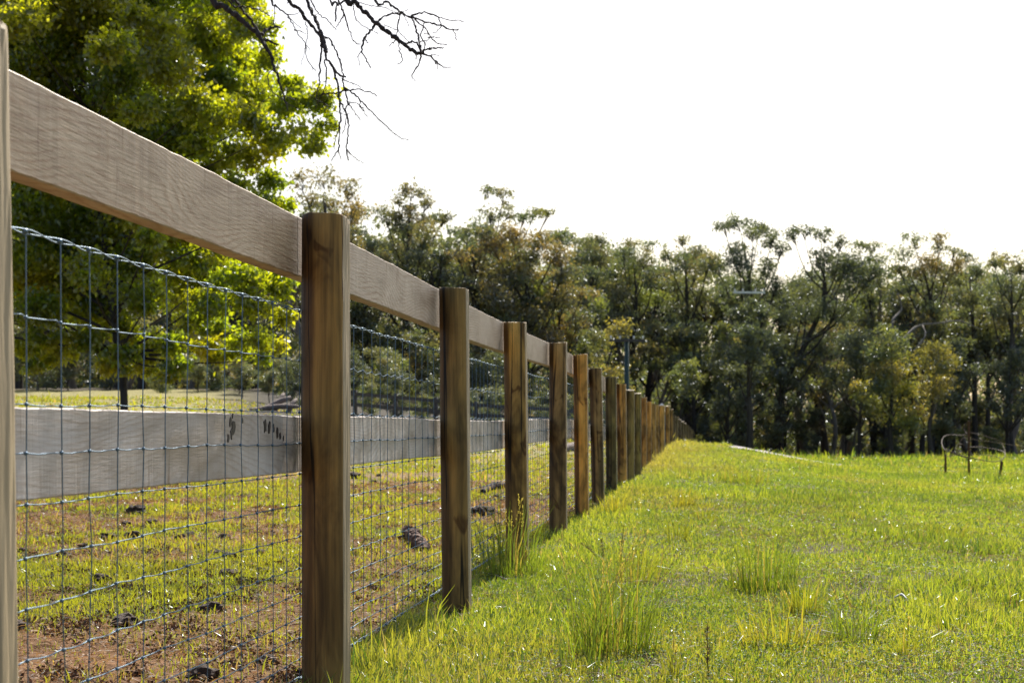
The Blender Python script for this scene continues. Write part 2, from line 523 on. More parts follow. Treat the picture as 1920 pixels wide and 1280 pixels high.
# gravel track at the far end of the field
def strip(name, pts, w, mat, lift=0.03):
    P, _ = catmull([(a, b, 0) for a, b in pts], [1] * len(pts), 0.4)
    T = unit(np.gradient(P, axis=0)); S = np.stack([T[:, 1], -T[:, 0], T[:, 2] * 0], -1)
    ks = np.linspace(-1, 1, 15)
    ww = w * (1 + 0.35 * (vnoise(P[:, 0] * 0.7, P[:, 1] * 0.7, 4) - .5))
    V = P[:, None, :] + ks[None, :, None] * ww[:, None, None] * S[:, None, :]
    V[..., 2] = ground(V[..., 0], V[..., 1]) + lift
    n, k = len(P), 15
    i, j = np.meshgrid(np.arange(n - 1), np.arange(k - 1), indexing='ij'); b = (i * k + j).ravel()
    q = np.stack([b, b + 1, b + k + 1, b + k], -1)
    return tag(mkobj(name, raw_mesh(name, V.reshape(-1, 3), [q], True), mat), kind='structure')
strip('gravel_track', [(8.90, 60.0), (8.21, 53.0), (8.33, 50.5), (8.83, 50.0), (9.61, 51.5), (10.54, 55.0)], 1.5, M_GRAVEL, 0.02)

# ------------------------------------------------------------------ the near fence
PERP = np.array([math.cos(TH), -math.sin(TH), 0])       # from the fence towards the open field
ALONG = np.array([math.sin(TH), math.cos(TH), 0])
def fence_pt(Y, off=0.0):
    return np.array([FX0 + Y * math.tan(TH), Y, 0.0]) + PERP * off

def post_mesh(name, h, R, d, seed, facet_turn=0.0):
    """D shaped post: round treated pine with one sawn flat; local z up, flat faces PERP"""
    r = np.random.default_rng(seed)
    n = 40; zs = np.concatenate([[-0.35, 0.0], np.linspace(0.08, h - 0.05, 14), [h - 0.012, h - 0.003, h]])
    a = np.linspace(0, 2 * math.pi, n, endpoint=False)
    fa = math.atan2(PERP[1], PERP[0]) + facet_turn
    rings = []
    lob = 1 + 0.02 * np.cos(2 * (a - r.uniform(0, 6))) + 0.012 * np.cos(3 * (a - r.uniform(0, 6)))
    for z in zs:
        rr = R * lob * (1 + 0.012 * math.sin(z * 5 + seed) + 0.006 * r.normal(size=n))
        x = rr * np.cos(a); y = rr * np.sin(a)
        dd = d * (1 + 0.02 * math.sin(z * 3 + seed * 2)) + 0.0008 * r.normal(size=n)
        pr = x * math.cos(fa) + y * math.sin(fa)
        e0 = pr - dd; ex = .5 * (e0 + np.sqrt(e0 * e0 + 0.0045 ** 2)); ex = np.where(pr > 0, ex, 0)
        x -= ex * math.cos(fa); y -= ex * math.sin(fa)
        sc = 1.0 if z < h - 0.006 else (0.992 if z < h - 0.001 else 0.975)
        zz = np.full(n, z)
        if z > h - 0.02: zz = z + 0.004 * np.sin(a * 1 + seed) + 0.0012 * r.normal(size=n)
        rings.append(np.stack([x * sc, y * sc, zz], -1))
    V = np.concatenate(rings); m = len(zs)
    i = np.arange(m - 1)[:, None] * n; j = np.arange(n)[None, :]; k = (j + 1) % n
    q = np.stack([i + j, i + k, i + n + k, i + n + j], -1).reshape(-1, 4)
    am = (np.arange(n) + 0.5) * 2 * math.pi / n
    half = math.acos(d / R)
    dif = np.abs((am - fa + math.pi) % (2 * math.pi) - math.pi)
    idx = np.tile((dif < half - 0.02).astype(int), m - 1)
    top = ((m - 1) * n + np.arange(n))[None, :]
    idx = np.concatenate([idx, [1]])
    me = raw_mesh(name, V, [q, top], False, None, idx)
    me.polygons.foreach_set('use_smooth', np.concatenate([idx[:-1] == 0, [False]]))
    return me

# photograph column of the visible middle of each post, its top row, drift of the foot, colour
POSTS = [(-85, 33, 0), (606, 407, -1), (850, 541, 5), (966, 604, 4), (1045, 642, 0), (1088, 665, 2), (1118, 691, 5),
         (1145, 707, 1), (1165, 720, 2), (1180.5, 731, 0), (1194, 737, 0), (1205.5, 745, 0), (1215, 753, 0),
         (1223.5, 757, 0), (1230, 759, 0), (1240, 760, 0), (1251, 761, 0), (1258.5, 767, 0)]
PCOL = [(.34, .27, .16), (.25, .17, .075), (.20, .14, .065), (.33, .22, .085), (.24, .165, .085), (.42, .24, .075), (.19, .14, .075),
        (.14, .12, .055), (.42, .25, .09), (.17, .14, .065), (.16, .14, .06), (.35, .2, .08), (.33, .19, .075),
        (.25, .17, .08), (.34, .23, .11), (.36, .24, .11), (.34, .22, .1), (.16, .11, .06)]
FAR = [(51.5, 1263.5, 778), (55, 1269, 782), (59, 1274.5, 786), (63.5, 1280, 790), (68.5, 1285, 793.5), (74, 1289.5, 797),
       (80, 1293.5, 800.5), (86.5, 1297, 804.5), (93, 1300, 808)]
fence = empty('paddock_fence', tuple(fence_pt(4.18)), 'timber and wire fence of round posts running into the distance beside the field', 'fence')
fl = Vector(fence.location)
def in_fence(o, loc):
    o.parent = fence
    o.location = Vector(loc) - fl

post_info = []
for k, (x, ty, lean) in enumerate(POSTS):
    Y = 2985.0 / (1320 - x) if k else 2.15
    c = fence_pt(Y, 0.0135)
    if k == 0: c = fence_pt(2.15, 0.0045)
    else:
        dx = (x - 960) / F * Y - fence_pt(Y)[0]
        c[0] += dx
    ztop = EYE + (HZ - ty) / F * Y
    zb = float(ground(c[0], c[1]))
    R = 0.067 * (1 + 0.03 * math.sin(k * 2.3)); d = 0.051
    if k == 15: R, d = 0.095, 0.06
    h = ztop - zb
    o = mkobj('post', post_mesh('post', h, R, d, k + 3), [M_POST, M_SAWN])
    in_fence(o, (c[0], c[1], zb))
    pc = PCOL[k]
    g_ = 1.0 if k < 3 else 1.3
    o.color = (pc[0] * 1.85 * g_, pc[1] * 1.62 * g_, pc[2] * 1.1 * g_, 1)
    ln = {0: 0.017, 2: 0.010, 3: 0.012, 6: 0.022, 7: .004, 8: 0.012, 5: 0.01}.get(k, 0)
    o.rotation_euler = (0, -ln, 0)      # leaning a little, as driven
    c2 = c.copy(); c2[0] -= ln * h * 0
    # keep the visible top where it is: shift the foot
    o.location.x += ln * h * 0.5
    post_info.append((c, zb, ztop))
far_info = []
for k, (Y, x, ty) in enumerate(FAR):
    X = (x - 960) / F * Y; zt = EYE + (HZ - ty) / F * Y
    zb = float(ground(X, Y)); zb = min(zb, zt - 1.15)
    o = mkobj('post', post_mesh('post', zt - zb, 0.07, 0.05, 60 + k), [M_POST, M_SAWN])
    in_fence(o, (X, Y, zb)); v = 0.8 + 0.4 * ((k * 37) % 10) / 10
    o.color = (.27 * v, .2 * v, .11 * v, 1)
    far_info.append((np.array([X, Y, 0]), zb, zt))
allp = post_info + far_info

def plank(name, A, B, za, zb, hgt, thick, seed, color, parent=fence):
    """rail between two points, z top at both ends, local x along it; ragged sawn edges"""
    r = np.random.default_rng(seed)
    A = np.array([A[0], A[1], za - hgt / 2]); B = np.array([B[0], B[1], zb - hgt / 2])
    L = np.linalg.norm(B - A); n = max(4, int(L / 0.022) if A[1] < 9 else int(L / 0.15))
    t = np.linspace(-L / 2, L / 2, n)
    def jag(sc): return np.interp(t, np.linspace(-L / 2, L / 2, max(4, n // 3)), r.normal(size=max(4, n // 3))) * sc + r.normal(size=n) * sc * 0.5
    bow = 0.004 * np.sin(np.linspace(0, math.pi, n)) * r.uniform(-1, 1)
    hy, hz, c = thick / 2, hgt / 2, 0.0025
    sec = [(-hy, -hz + c), (-hy + c, -hz), (hy - c, -hz), (hy, -hz + c), (hy, -hz / 2), (hy, 0), (hy, hz / 2), (hy, hz - c), (hy - c, hz), (-hy + c, hz), (-hy, hz - c)]
    js = [jag(0.0006) for _ in range(4)]
    V = np.zeros((n, len(sec), 3))
    for s, (y, z) in enumerate(sec):
        V[:, s, 0] = t
        V[:, s, 1] = y + (js[0] * 0.35 if y > 0 else js[1] * .35)
        V[:, s, 2] = z + bow + (js[2] if z > hz * 0.8 else js[3] if z < -hz * 0.8 else 0)
    k = len(sec)
    i = np.arange(n - 1)[:, None] * k; j = np.arange(k)[None, :]; jn = (j + 1) % k
    q = np.stack([i + j, i + k + j, i + k + jn, i + jn], -1).reshape(-1, 4)
    me = raw_mesh(name, V.reshape(-1, 3), [q, np.arange(k)[None, :], ((n - 1) * k + np.arange(k)[::-1])[None, :]], False)
    o = mkobj(name, me, M_RAIL if name == 'top_rail' else M_RAIL2)
    M = (B + A) / 2; D = (B - A) / L
    o.rotation_mode = 'XYZ'
    # local x along the rail, local -y towards the open field
    o.rotation_euler = (0, -math.asin(D[2]), math.atan2(D[1], D[0]))
    o.parent = parent; o.location = Vector(M) - Vector(parent.location)
    o.color = (*color, 1)
    return o

MESH_OFF = -0.062
RAIL_OFF = MESH_OFF - 0.006 - 0.0225
rails = []
for k in range(len(allp) - 1):
    c0, zb0, zt0 = allp[k]; c1, zb1, zt1 = allp[k + 1]
    o0 = PERP * (RAIL_OFF - 0.0135)
    A = c0 + o0; B = c1 + o0
    D = unit(B - A)
    A = A + D * 0.001; B = B - D * 0.001
    v = [1.0, 1.0, .98, 1.05, 1.08, 1.02][k % 6]
    col = (v * 1.14, v * 1.08, v) if k != 4 else (1.12, 1.02, .9)
    if k == 0: col = (1.22, 1.09, .88)
    rr = plank('top_rail', A, B, zt0 + (0.004 if k else 0), zt1 + 0.003, 0.156, 0.045, 100 + k, col)
    zm0 = zt0 - 0.519; zm1 = zt1 - 0.519
    rm = plank('mid_rail', A, B, zm0, zm1, 0.147, 0.045, 200 + k, (1.55 * v, 1.62 * v, 1.78 * v))
    rails.append((rr, rm, A, B))

# dark resin smears on the nearest mid rail (sub-part)
rm0 = rails[0][1]
r5 = np.random.default_rng(5)
for (x, y, s) in [(430, 792, .010), (436, 800, .013), (432, 812, .009), (426, 822, .008), (452, 788, .006), (494, 796, .014), (502, 801, .012),
                  (510, 803, .008), (517, 812, .010), (522, 818, .008), (528, 822, .005), (434, 780, .004), (420, 781, .003)]:
    Yd = 3000 * 1.068 / (1320 - x)
    w = px(x, y, Yd)
    loc = rm0.matrix_basis.inverted() @ (w - fl)
    n = 9; a = np.linspace(0, 2 * math.pi, n, endpoint=False)
    rr = s * (0.5 + 0.7 * r5.random(n))
    top = np.stack([loc.x + rr * np.cos(a) * 0.9, np.full(n, -0.0225 - 0.0016), loc.z + rr * np.sin(a) * 1.5], -1)
    bot = top.copy(); bot[:, 1] = -0.0215
    j = np.arange(n); kx = (j + 1) % n
    sm = MB(); sm.add(np.concatenate([top, bot]), [j[None, :], np.stack([j, j + n, kx + n, kx], -1)])
    sm.obj('resin_smear', M_TAR, rm0)

# wire netting, one part per bay: graded horizontal wires, stay wires, knots
HW = [.299, .166, .032, -.047, -.127, -.209, -.290, -.372, -.440, -.502, -.555, -.606, -.657]
for k in range(len(post_info) - 1):
    ya, yb = post_info[k][0][1], post_info[k + 1][0][1]
    if k == 0: ya = 2.1
    ta, tb = post_info[k][2], post_info[k + 1][2]
    ga, gb = post_info[k][1], post_info[k + 1][1]
    mb = MB(); r = np.random.default_rng(300 + k)
    near = yb < 9; sides = 6 if near else 4
    tr = (EYE + .544)
    def zadj(Y):
        t = (Y - ya) / (yb - ya)
        return np.interp(t, [0, 1], [ta - tr, tb - tr])
    def mp(Y, z, off=0.0):
        Y = np.asarray(Y, float)
        return np.stack([FX0 + Y * math.tan(TH) + PERP[0] * (MESH_OFF + off), Y + PERP[1] * (MESH_OFF + off), z + 0 * Y], -1)
    stays = 2.484 + 0.1293 * np.arange(-4, 400)
    stays = stays[(stays > ya + 0.02) & (stays < yb - 0.01)]
    grow = 1.0 if yb < 12 else 1.0
    rw = 0.00112 + 0.00004 * ya
    kz = np.zeros((len(stays), len(HW)))
    for hI, hz in enumerate(HW):
        step = 0.012 if near else 0.065
        Ys = np.arange(ya, yb + 1e-6, step)
        ph = (Ys - 2.484) / 0.1293
        wob = 0.0007 * np.sin(ph * math.pi * 2 + hI) * (0.4 + r.random()) + 0.002 * np.interp(Ys, np.linspace(ya, yb, 9), r.normal(size=9))
        z = EYE + hz + zadj(Ys) + wob
        if hI in (1, 2) and k >= 1 and near:
            z = z + 0.008 * (np.abs(np.cos(ph * math.pi)) - 0.6) * np.interp(Ys, [ya, yb], [1, .45])
        elif hI == 1 and k == 0:
            z = z + 0.005 * ((ph % 1.0) - .5)
        elif hI in (3, 4, 5, 6, 7) and near:
            z = z + 0.0012 * np.clip(np.sin(ph * math.pi * 2 + 1), -.3, 1)
        kz[:, hI] = np.interp(stays, Ys, z)
        if hI in (0, len(HW) - 1):
            tw = ph * math.pi * 1.0
            for s in (0, math.pi):
                tube(mb, mp(Ys, z + 0.0036 * np.cos(tw + s) , 0) + np.outer(np.sin(tw + s) * 0.002, PERP), rw * 1.0, sides, cap=False)
        else:
            tube(mb, mp(Ys, z), rw, sides, cap=False)
    for sI, ys in enumerate(stays):
        zz = kz[sI]
        yy = ys + r.normal(size=len(HW)) * 0.0035 + np.linspace(0, r.normal() * 0.012, len(HW))
        P = mp(yy, zz, 0.003)
        if near:
            P, _ = catmull(P, np.ones(len(P)), 0.04)
        tube(mb, P, rw * 0.9, sides if near else 3, cap=False)
        if yb < 13:
            for hI in range(len(HW)):
                q = mp(np.array([yy[hI]]), zz[hI], 0.002)[0]
                s = 0.0042 if hI not in (0, len(HW) - 1) else 0.005
                pts = np.array([q + ALONG * -s * 1.1, q, q + ALONG * s * 1.1])
                tube(mb, pts, np.array([0.55, 1.0, 0.55]) * s * 0.95, 6)
    o = mb.obj('wire_mesh', M_WIRE, fence, True)
    o.location = -fl
# white insulator cap on the thick strainer post
c, zb, zt = post_info[15]
mb = MB()
a = np.linspace(0, 2 * math.pi, 14, endpoint=False)
tube(mb, [(c[0], c[1], zt - .002), (c[0], c[1], zt + 0.012), (c[0], c[1], zt + 0.03), (c[0], c[1], zt + .05)], [.055, .055, .022, .015], 14)
o = mb.obj('insulator_cap', M_CERAMIC, fence, True); o.location = -fl

# ------------------------------------------------------------------ grass
def blades(mb_name, X, Y, H, W, col, lean=0.5, mat=None, r=rng, az=None, base_z=None):
    n = len(X)
    z = ground(X, Y) - 0.004 if base_z is None else base_z
    az = r.uniform(0, 2 * math.pi, n) if az is None else az
    fz = r.uniform(0, 2 * math.pi, n)
    le = np.abs(r.normal(size=n)) * lean + 0.08
    B = np.stack([X, Y, z], -1)
    S = np.stack([np.cos(fz), np.sin(fz), np.zeros(n)], -1) * W[:, None] * 0.5
    dirx = np.stack([np.cos(az), np.sin(az), np.zeros(n)], -1)
    up = np.array([0, 0, 1.0])
    a1 = le * 0.45; a2 = le * 1.25
    M = B + (dirx * np.sin(a1)[:, None] + up * np.cos(a1)[:, None]) * (H * 0.55)[:, None]
    T = M + (dirx * np.sin(np.minimum(a2, 2.0))[:, None] + up * np.cos(np.minimum(a2, 2.0))[:, None]) * (H * 0.5)[:, None]
    V = np.stack([B - S * .8, B + S * .8, M + S, M - S, T], 1).reshape(-1, 3)
    b = np.arange(n)[:, None] * 5
    q = b + np.array([0, 1, 2, 3]); t = b + np.array([3, 2, 4])
    tint = np.repeat(col, 5, axis=0)
    return V, q, t, tint

def visible(X, Y, pad=60):
    xp = 960 + F * X / Y
    return (xp > -pad) & (xp < 1920 + pad)

def scatter(y0, y1, dens, r):
    """uniform points over the ground seen between two depths"""
    xm = 0.34 * y1
    n = int(dens * (y1 - y0) * 2 * xm)
    X = r.uniform(-xm, xm, n); Y = r.uniform(y0, y1, n)
    k = visible(X, Y)
    return X[k], Y[k]

def field_colour(X, Y, r):
    n = len(X)
    p = .75 * fbm(X * 0.8, Y * 0.5, 41) + .25 * fbm(X * 2.6, Y * 1.6, 43, 2); p2 = fbm(X * 0.25, Y * 0.12, 57); q = r.random(n)
    g1 = np.array([0.110, 0.185, 0.026]); g2 = np.array([0.205, 0.262, 0.046]); g3 = np.array([0.040, 0.085, 0.018]); st = np.array([0.22, 0.20, 0.13])
    w = np.clip((p - .5) * 1.5 + (p2 - .5) * 1.5 + .5 + 0.3 * (r.random(n) - .5), 0, 1)[:, None]
    c = g1 * (1 - w) + g2 * w
    dk = sstep(fbm(X * .45, Y * .28, 147), .52, .68)[:, None]
    c = c * (1 - .5 * dk) + .5 * dk * np.array([0.075, 0.12, 0.022])
    olive = sstep(fbm(X * .7, Y * .4, 171), .56, .7)[:, None] * .4
    c = c * (1 - olive) + olive * np.array([0.20, 0.185, 0.065])
    k = q < 0.24; c[k] = g3 * (0.8 + 0.5 * r.random((k.sum(), 1)))
    k = q > 0.95; c[k] = st * (0.7 + .5 * r.random((k.sum(), 1)))
    return c * (0.8 + 0.4 * r.random((n, 1)))

TRACK = [(8.90, 60.0), (8.21, 53.0), (8.33, 50.5), (8.83, 50.0), (9.61, 51.5), (10.54, 55.0)]
def track_dist(X, Y):
    d = np.full(len(X), 1e9)
    for (a, b), (c, e) in zip(TRACK[:-1], TRACK[1:]):
        t = np.clip(((X - a) * (c - a) + (Y - b) * (e - b)) / ((c - a) ** 2 + (e - b) ** 2), 0, 1)
        d = np.minimum(d, np.hypot(X - a - t * (c - a), Y - b - t * (e - b)))
    return d
R1 = np.random.default_rng(11)
parts = []
for (y0, y1, dens, hm, w0) in [(3.9, 6.0, 16000, .021, .0034), (6.0, 8.5, 11000, .022, .0038), (8.5, 12, 7000, .024, .0047), (12, 18, 3600, .027, .006), (18, 28, 1900, .030, .008),
                               (28, 45, 750, .042, .012), (45, 70, 200, .055, .022), (70, 100, 40, .12, .06)]:
    X, Y = scatter(y0, y1, dens, R1)
    u = fence_u(X, Y)
    k = u > -0.16 + 0.12 * vnoise(X * 6, Y * 6, 8)
    X, Y, u = X[k], Y[k], u[k]
    patch = .6 * fbm(X * 1.6, Y * 1.1, 71) + .4 * fbm(X * 4.5, Y * 3, 73, 2)
    k = R1.random(len(X)) < (0.22 + 1.1 * sstep(patch, 0.33, 0.58))
    X, Y, u, patch = X[k], Y[k], u[k], patch[k]
    n = len(X)
    hgt = hm * (0.5 + 1.0 * patch) * np.exp(R1.normal(size=n) * 0.35)
    hgt *= 1 + 0.7 * np.exp(-((u - 0.25) / 0.3) ** 2)
    hgt *= 1 + 1.6 * sstep(fbm(X * 1.1, Y * .7, 131), .55, .8)
    kk = track_dist(X, Y) > 1.3 + .9 * (vnoise(X * 1.5, Y * 1.5, 61) - .5)
    kk &= ~((Y < 50) & (track_dist(X, Y) < 3.5) & (R1.random(len(X)) < .7))
    X, Y, u, patch, hgt = X[kk], Y[kk], u[kk], patch[kk], hgt[kk]; n = len(X)
    wid = w0 * (0.7 + 0.7 * R1.random(n))
    col = field_colour(X, Y, R1)
    nearb = (np.exp(-np.maximum(u, 0) / 0.9) * sstep(Y, 17, 30))[:, None]     # dry tan grass on the rise by the far posts
    col = col * (1 - nearb * .7) + np.array([.25, .225, .12]) * nearb * .7
    parts.append(blades('g', X, Y, hgt, wid, col, 0.62, r=R1))
mb = MB()
for V, q, t, c in parts: mb.add(V, [q, t], c)
go = mb.obj('field_grass', M_GRASS)
tag(go, 'bright sunlit green grass covering the field to the right of the fence', 'grass', kind='stuff')
NB = sum(len(p[0]) // 5 for p in parts)

# clover and small broad weeds low in the grass
mb = MB(); R2 = np.random.default_rng(12)
for (y0, y1, dens, s) in [(4, 7, 3000, .009), (7, 11, 1700, .011), (11, 18, 600, .016), (18, 32, 140, .026)]:
    X, Y = scatter(y0, y1, dens, R2)
    u = fence_u(X, Y); pt = fbm(X * 1.1, Y * .8, 91)
    k = (u > -0.1) & (R2.random(len(X)) < sstep(pt, 0.42, 0.6)); X, Y = X[k], Y[k]; n = len(X)
    C = np.stack([X, Y, ground(X, Y) + 0.008 + 0.02 * R2.random(n)], -1)
    D = unit(np.stack([R2.normal(size=n), R2.normal(size=n), 0.3 * R2.normal(size=n)], -1))
    Nn = unit(np.stack([.5 * R2.normal(size=n), .5 * R2.normal(size=n), np.ones(n)], -1))
    V, q = leaf_arrays(C, D, Nn, s * (0.7 + .8 * R2.random(n)), s * .8)
    col = np.array([0.10, 0.17, 0.03]) * (0.7 + .7 * R2.random((n, 1)))
    mb.add(V, [q], np.repeat(col, 4, axis=0))
M_CLOVER = leaf_mat('clover_leaf', 0.5, 0.03, 0.5, (2.2, 1.9, 0.5))
tag(mb.obj('clover', M_CLOVER), 'low glossy clover and weeds between the grass blades of the field', 'clover', kind='stuff')

mb = MB(); R6 = np.random.default_rng(19)
for (y0, y1, dens, sc) in [(4, 7, 1500, 1.0), (7, 11, 800, 1.3), (11, 18, 260, 1.9)]:
    X, Y = scatter(y0, y1, dens, R6); u = fence_u(X, Y)
    pt = fbm(X * 1.2, Y * .9, 203)
    k = (u > 0) & (R6.random(len(X)) < .12 + sstep(pt, .5, .66)); X, Y = X[k], Y[k]; n = len(X)
    a = R6.uniform(0, 6.283, n)
    C = np.stack([X, Y, ground(X, Y) + 0.006 + 0.022 * R6.random(n)], -1)
    D = unit(np.stack([np.cos(a), np.sin(a), .3 * R6.normal(size=n)], -1))
    Nn = unit(np.stack([.6 * R6.normal(size=n), .6 * R6.normal(size=n), np.ones(n)], -1))
    V, q = leaf_arrays(C, D, Nn, (.02 + .045 * R6.random(n)) * sc, .0035 * sc * (.6 + .7 * R6.random(n)))
    t = R6.random((n, 1)); c = np.array([.30, .24, .14]) * t + np.array([.14, .08, .04]) * (1 - t)
    mb.add(V, [q], np.repeat(c, 4, axis=0))
tag(mb.obj('dead_thatch', M_STRAW), 'dry tan grass thatch lying between the green blades of the field', 'thatch', kind='stuff')

# short patchy paddock grass and straw litter behind the fence
parts = []; R3 = np.random.default_rng(13); straw = MB()
for (y0, y1, dens, hm, w0) in [(4.0, 6.2, 5200, .030, .004), (6.2, 9, 3800, .030, .0048), (9, 13, 2000, .033, .007), (13, 20, 800, .04, .012), (20, 34, 220, .05, .025), (34, 60, 50, .07, .05)]:
    X, Y = scatter(y0, y1, dens, R3)
    u = fence_u(X, Y); k = u < -0.02; X, Y = X[k], Y[k]
    d = dry_mask(X, Y)
    k = R3.random(len(X)) < (1.0 - 0.86 * d); Xg, Yg = X[k], Y[k]; n = len(Xg)
    pt = fbm(Xg * 2.2, Yg * 1.6, 77)
    col = np.array([0.115, 0.17, 0.02]) * (1 - pt[:, None]) + np.array([0.20, 0.22, 0.03]) * pt[:, None]
    s = R3.random(n) < 0.05 + .3 * d[k]; col[s] = np.array([.20, .165, .10])
    col *= 0.75 + .5 * R3.random((n, 1))
    parts.append(blades('p', Xg, Yg, hm * (0.45 + 1.1 * pt) * np.exp(R3.normal(size=n) * .35), w0 * (.7 + .6 * R3.random(n)), col, 0.7, r=R3))
    if y0 < 20:
        k = R3.random(len(X)) < (0.10 + 0.55 * d) * 0.65; Xs, Ys = X[k], Y[k]; n = len(Xs)
        ang = R3.uniform(0, 2 * math.pi, n)
        C = np.stack([Xs, Ys, ground(Xs, Ys) + 0.004 + 0.018 * R3.random(n) ** 2], -1)
        D = unit(np.stack([np.cos(ang), np.sin(ang), .22 * R3.normal(size=n)], -1))
        Nn = unit(np.stack([.6 * R3.normal(size=n), .6 * R3.normal(size=n), np.ones(n)], -1))
        sc = w0 / .004
        V, q = leaf_arrays(C, D, Nn, (.025 + .035 * R3.random(n)) * (1 + .2 * (sc - 1)), .0045 * sc * (.6 + .8 * R3.random(n)))
        tone = R3.random((n, 1))
        c = np.array([.27, .125, .05]) * (1 - tone) + np.array([.34, .23, .12]) * tone
        c = np.where(R3.random((n, 1)) < .2, c * .4, c)
        straw.add(V, [q], np.repeat(c, 4, axis=0))
mb = MB()
for V, q, t, c in parts: mb.add(V, [q, t], c)
tag(mb.obj('paddock_grass', M_GRASS), 'short patchy grazed grass growing in the paddock behind the wire fence', 'grass', kind='stuff')
tag(straw.obj('straw_litter', M_STRAW), 'dry reddish brown straw and dead grass lying over the paddock soil', 'straw', kind='stuff')

mb = MB(); R7 = np.random.default_rng(23)
for i in range(900):
    Yc = 4.2 * (20 / 4.2) ** R7.random() ; Xc = R7.uniform(-.34, .05) * Yc
    if fence_u(Xc, Yc) > -.15 or fbm(Xc * 1.1, Yc * .8, 207) < .42: continue
    n = int(R7.integers(12, 60)); sd = R7.uniform(.012, .05)
    X = Xc + R7.normal(size=n) * sd * 1.3; Y = Yc + R7.normal(size=n) * sd
    C = np.stack([X, Y, ground(X, Y) + .003 + .02 * R7.random(n) ** 2], -1)
    V, q = leaf_arrays(C, rand_dirs(n, R7), rand_dirs(n, R7), .008 + .012 * R7.random(n), .006 + .008 * R7.random(n), 1.2)
    c = np.array([.060, .030, .018]) * (.4 + 1.2 * R7.random((n, 1)))
    mb.add(V, [q], np.repeat(c, 4, axis=0))
tag(mb.obj('dung_crumbs', M_STRAW), 'brown crumbs of broken dung and dead leaves scattered over the paddock', 'crumbs', kind='stuff')

# tall rush tussocks: things
def tussock(x, y, hpx, wpx, nb, label, tone=0, spread=0.35, seeds=0, name='grass_tussock'):
    X, Y, z = px_ground(x, y)
    r = np.random.default_rng(int(x * 7 + y))
    H = hpx / F * Y; Wd = wpx / F * Y
    n = int(nb * .62)
    rad = Wd * 0.36 * np.sqrt(r.random(n)); th = r.uniform(0, 2 * math.pi, n)
    Xb = rad * np.cos(th); Yb = rad * np.sin(th) * 0.9
    hh = H * 1.2 * (0.22 + 0.85 * r.random(n) ** 1.2)
    az = th + r.normal(size=n) * 0.6
    w = np.full(n, 0.0022 + 0.00024 * Y) * (.7 + .6 * r.random(n))
    zz = ground(X + Xb, Y + Yb) - z - 0.005
    g = [np.array([.085, .135, .02]), np.array([.13, .16, .022]), np.array([.17, .18, .026])][tone]
    col = g * (.7 + .6 * r.random((n, 1)))
    k = r.random(n) < .08; col[k] = np.array([.20, .18, .07])
    V, q, t, c = blades('t', Xb, Yb, hh, w, col, spread + .12, r=r, az=az, base_z=zz)
    mb = MB(); mb.add(V, [q, t], c)
    for s in range(seeds):
        a = r.uniform(0, 2 * math.pi); l = H * r.uniform(.9, 1.25)
        tip = np.array([math.cos(a) * l * r.uniform(.1, .45), math.sin(a) * l * .2, l])
        st = np.array([r.normal() * Wd * .15, r.normal() * Wd * .1, 0])
        P, _ = catmull([st, st * .7 + tip * [.3, .3, .5], st * .3 + tip], [1, 1, 1], .03)
        tube(mb, P, np.linspace(.0011, .0006, len(P)), 4, (.2, .2, .06))
        n2 = 24; tt = r.uniform(.72, 1.0, n2)
        C = np.stack([np.interp(tt, np.linspace(0, 1, len(P)), P[:, i]) for i in range(3)], -1)
        D = unit(unit(P[-1] - P[-3]) + .35 * rand_dirs(n2, r))
        V2, q2 = leaf_arrays(C, D, rand_dirs(n2, r), .014, .003)
        mb.add(V2, [q2], np.broadcast_to(np.array([.30, .29, .14]), (len(V2), 3)))
    o = mb.obj(name, M_GRASS); o.location = (X, Y, z)
    return tag(o, label, 'grass tussock', 'tall grass tussocks in the field')
tussock(955, 1085, 130, 190, 300, 'tall seeding grass tussock growing round the foot of the third clear post', 0, .3, 16)
tussock(1150, 1225, 190, 230, 420, 'tallest dark green rush tussock standing in the foreground of the field', 0, .32, 8)
tussock(1085, 1255, 190, 150, 60, 'thin sparse rush clump of tall stalks just left of the tallest tussock', 0, .2, 3)
tussock(1190, 1095, 95, 130, 150, 'leaning bright tussock between the fence and the widest tussock', 1, .5, 3)
tussock(1430, 1110, 100, 170, 420, 'widest dense upright rush tussock in the middle of the field', 0, .2, 2)
tussock(1510, 1150, 70, 90, 170, 'short yellowish tussock touching the widest tussock on its right', 1, .35, 0)
tussock(1465, 1212, 100, 210, 190, 'fan shaped yellow green tussock with splayed stalks in front of the widest one', 2, .75, 3)
tussock(1598, 1200, 80, 130, 210, 'dark based tussock to the right of the fan shaped one', 0, .45, 3)
tussock(1150, 965, 45, 70, 160, 'bright yellow tussock beside the sunny posts along the fence', 2, .3, 0)
tussock(1283, 950, 36, 60, 150, 'low yellow tussock on the rise beyond the fence side grass', 2, .35, 0)
tussock(1325, 978, 34, 60, 140, 'low dark centred tussock with yellow tips on the rise', 1, .45, 0)
tussock(1270, 1018, 50, 70, 110, 'small upright tussock on the field between fence and wide tussock', 1, .3, 0)
tussock(1700, 1230, 60, 90, 90, 'faint thin tussock at the right of the foreground grass', 1, .35, 1)
tussock(1265, 1275, 70, 60, 70, 'small clump of stalks at the very bottom edge of the field', 1, .25, 2)
tussock(1780, 1010, 34, 110, 170, 'flat olive tussock in the right middle of the field', 1, .55, 0)
tussock(1395, 905, 30, 150, 240, 'long low olive tussock in front of the gravel track', 1, .4, 0)

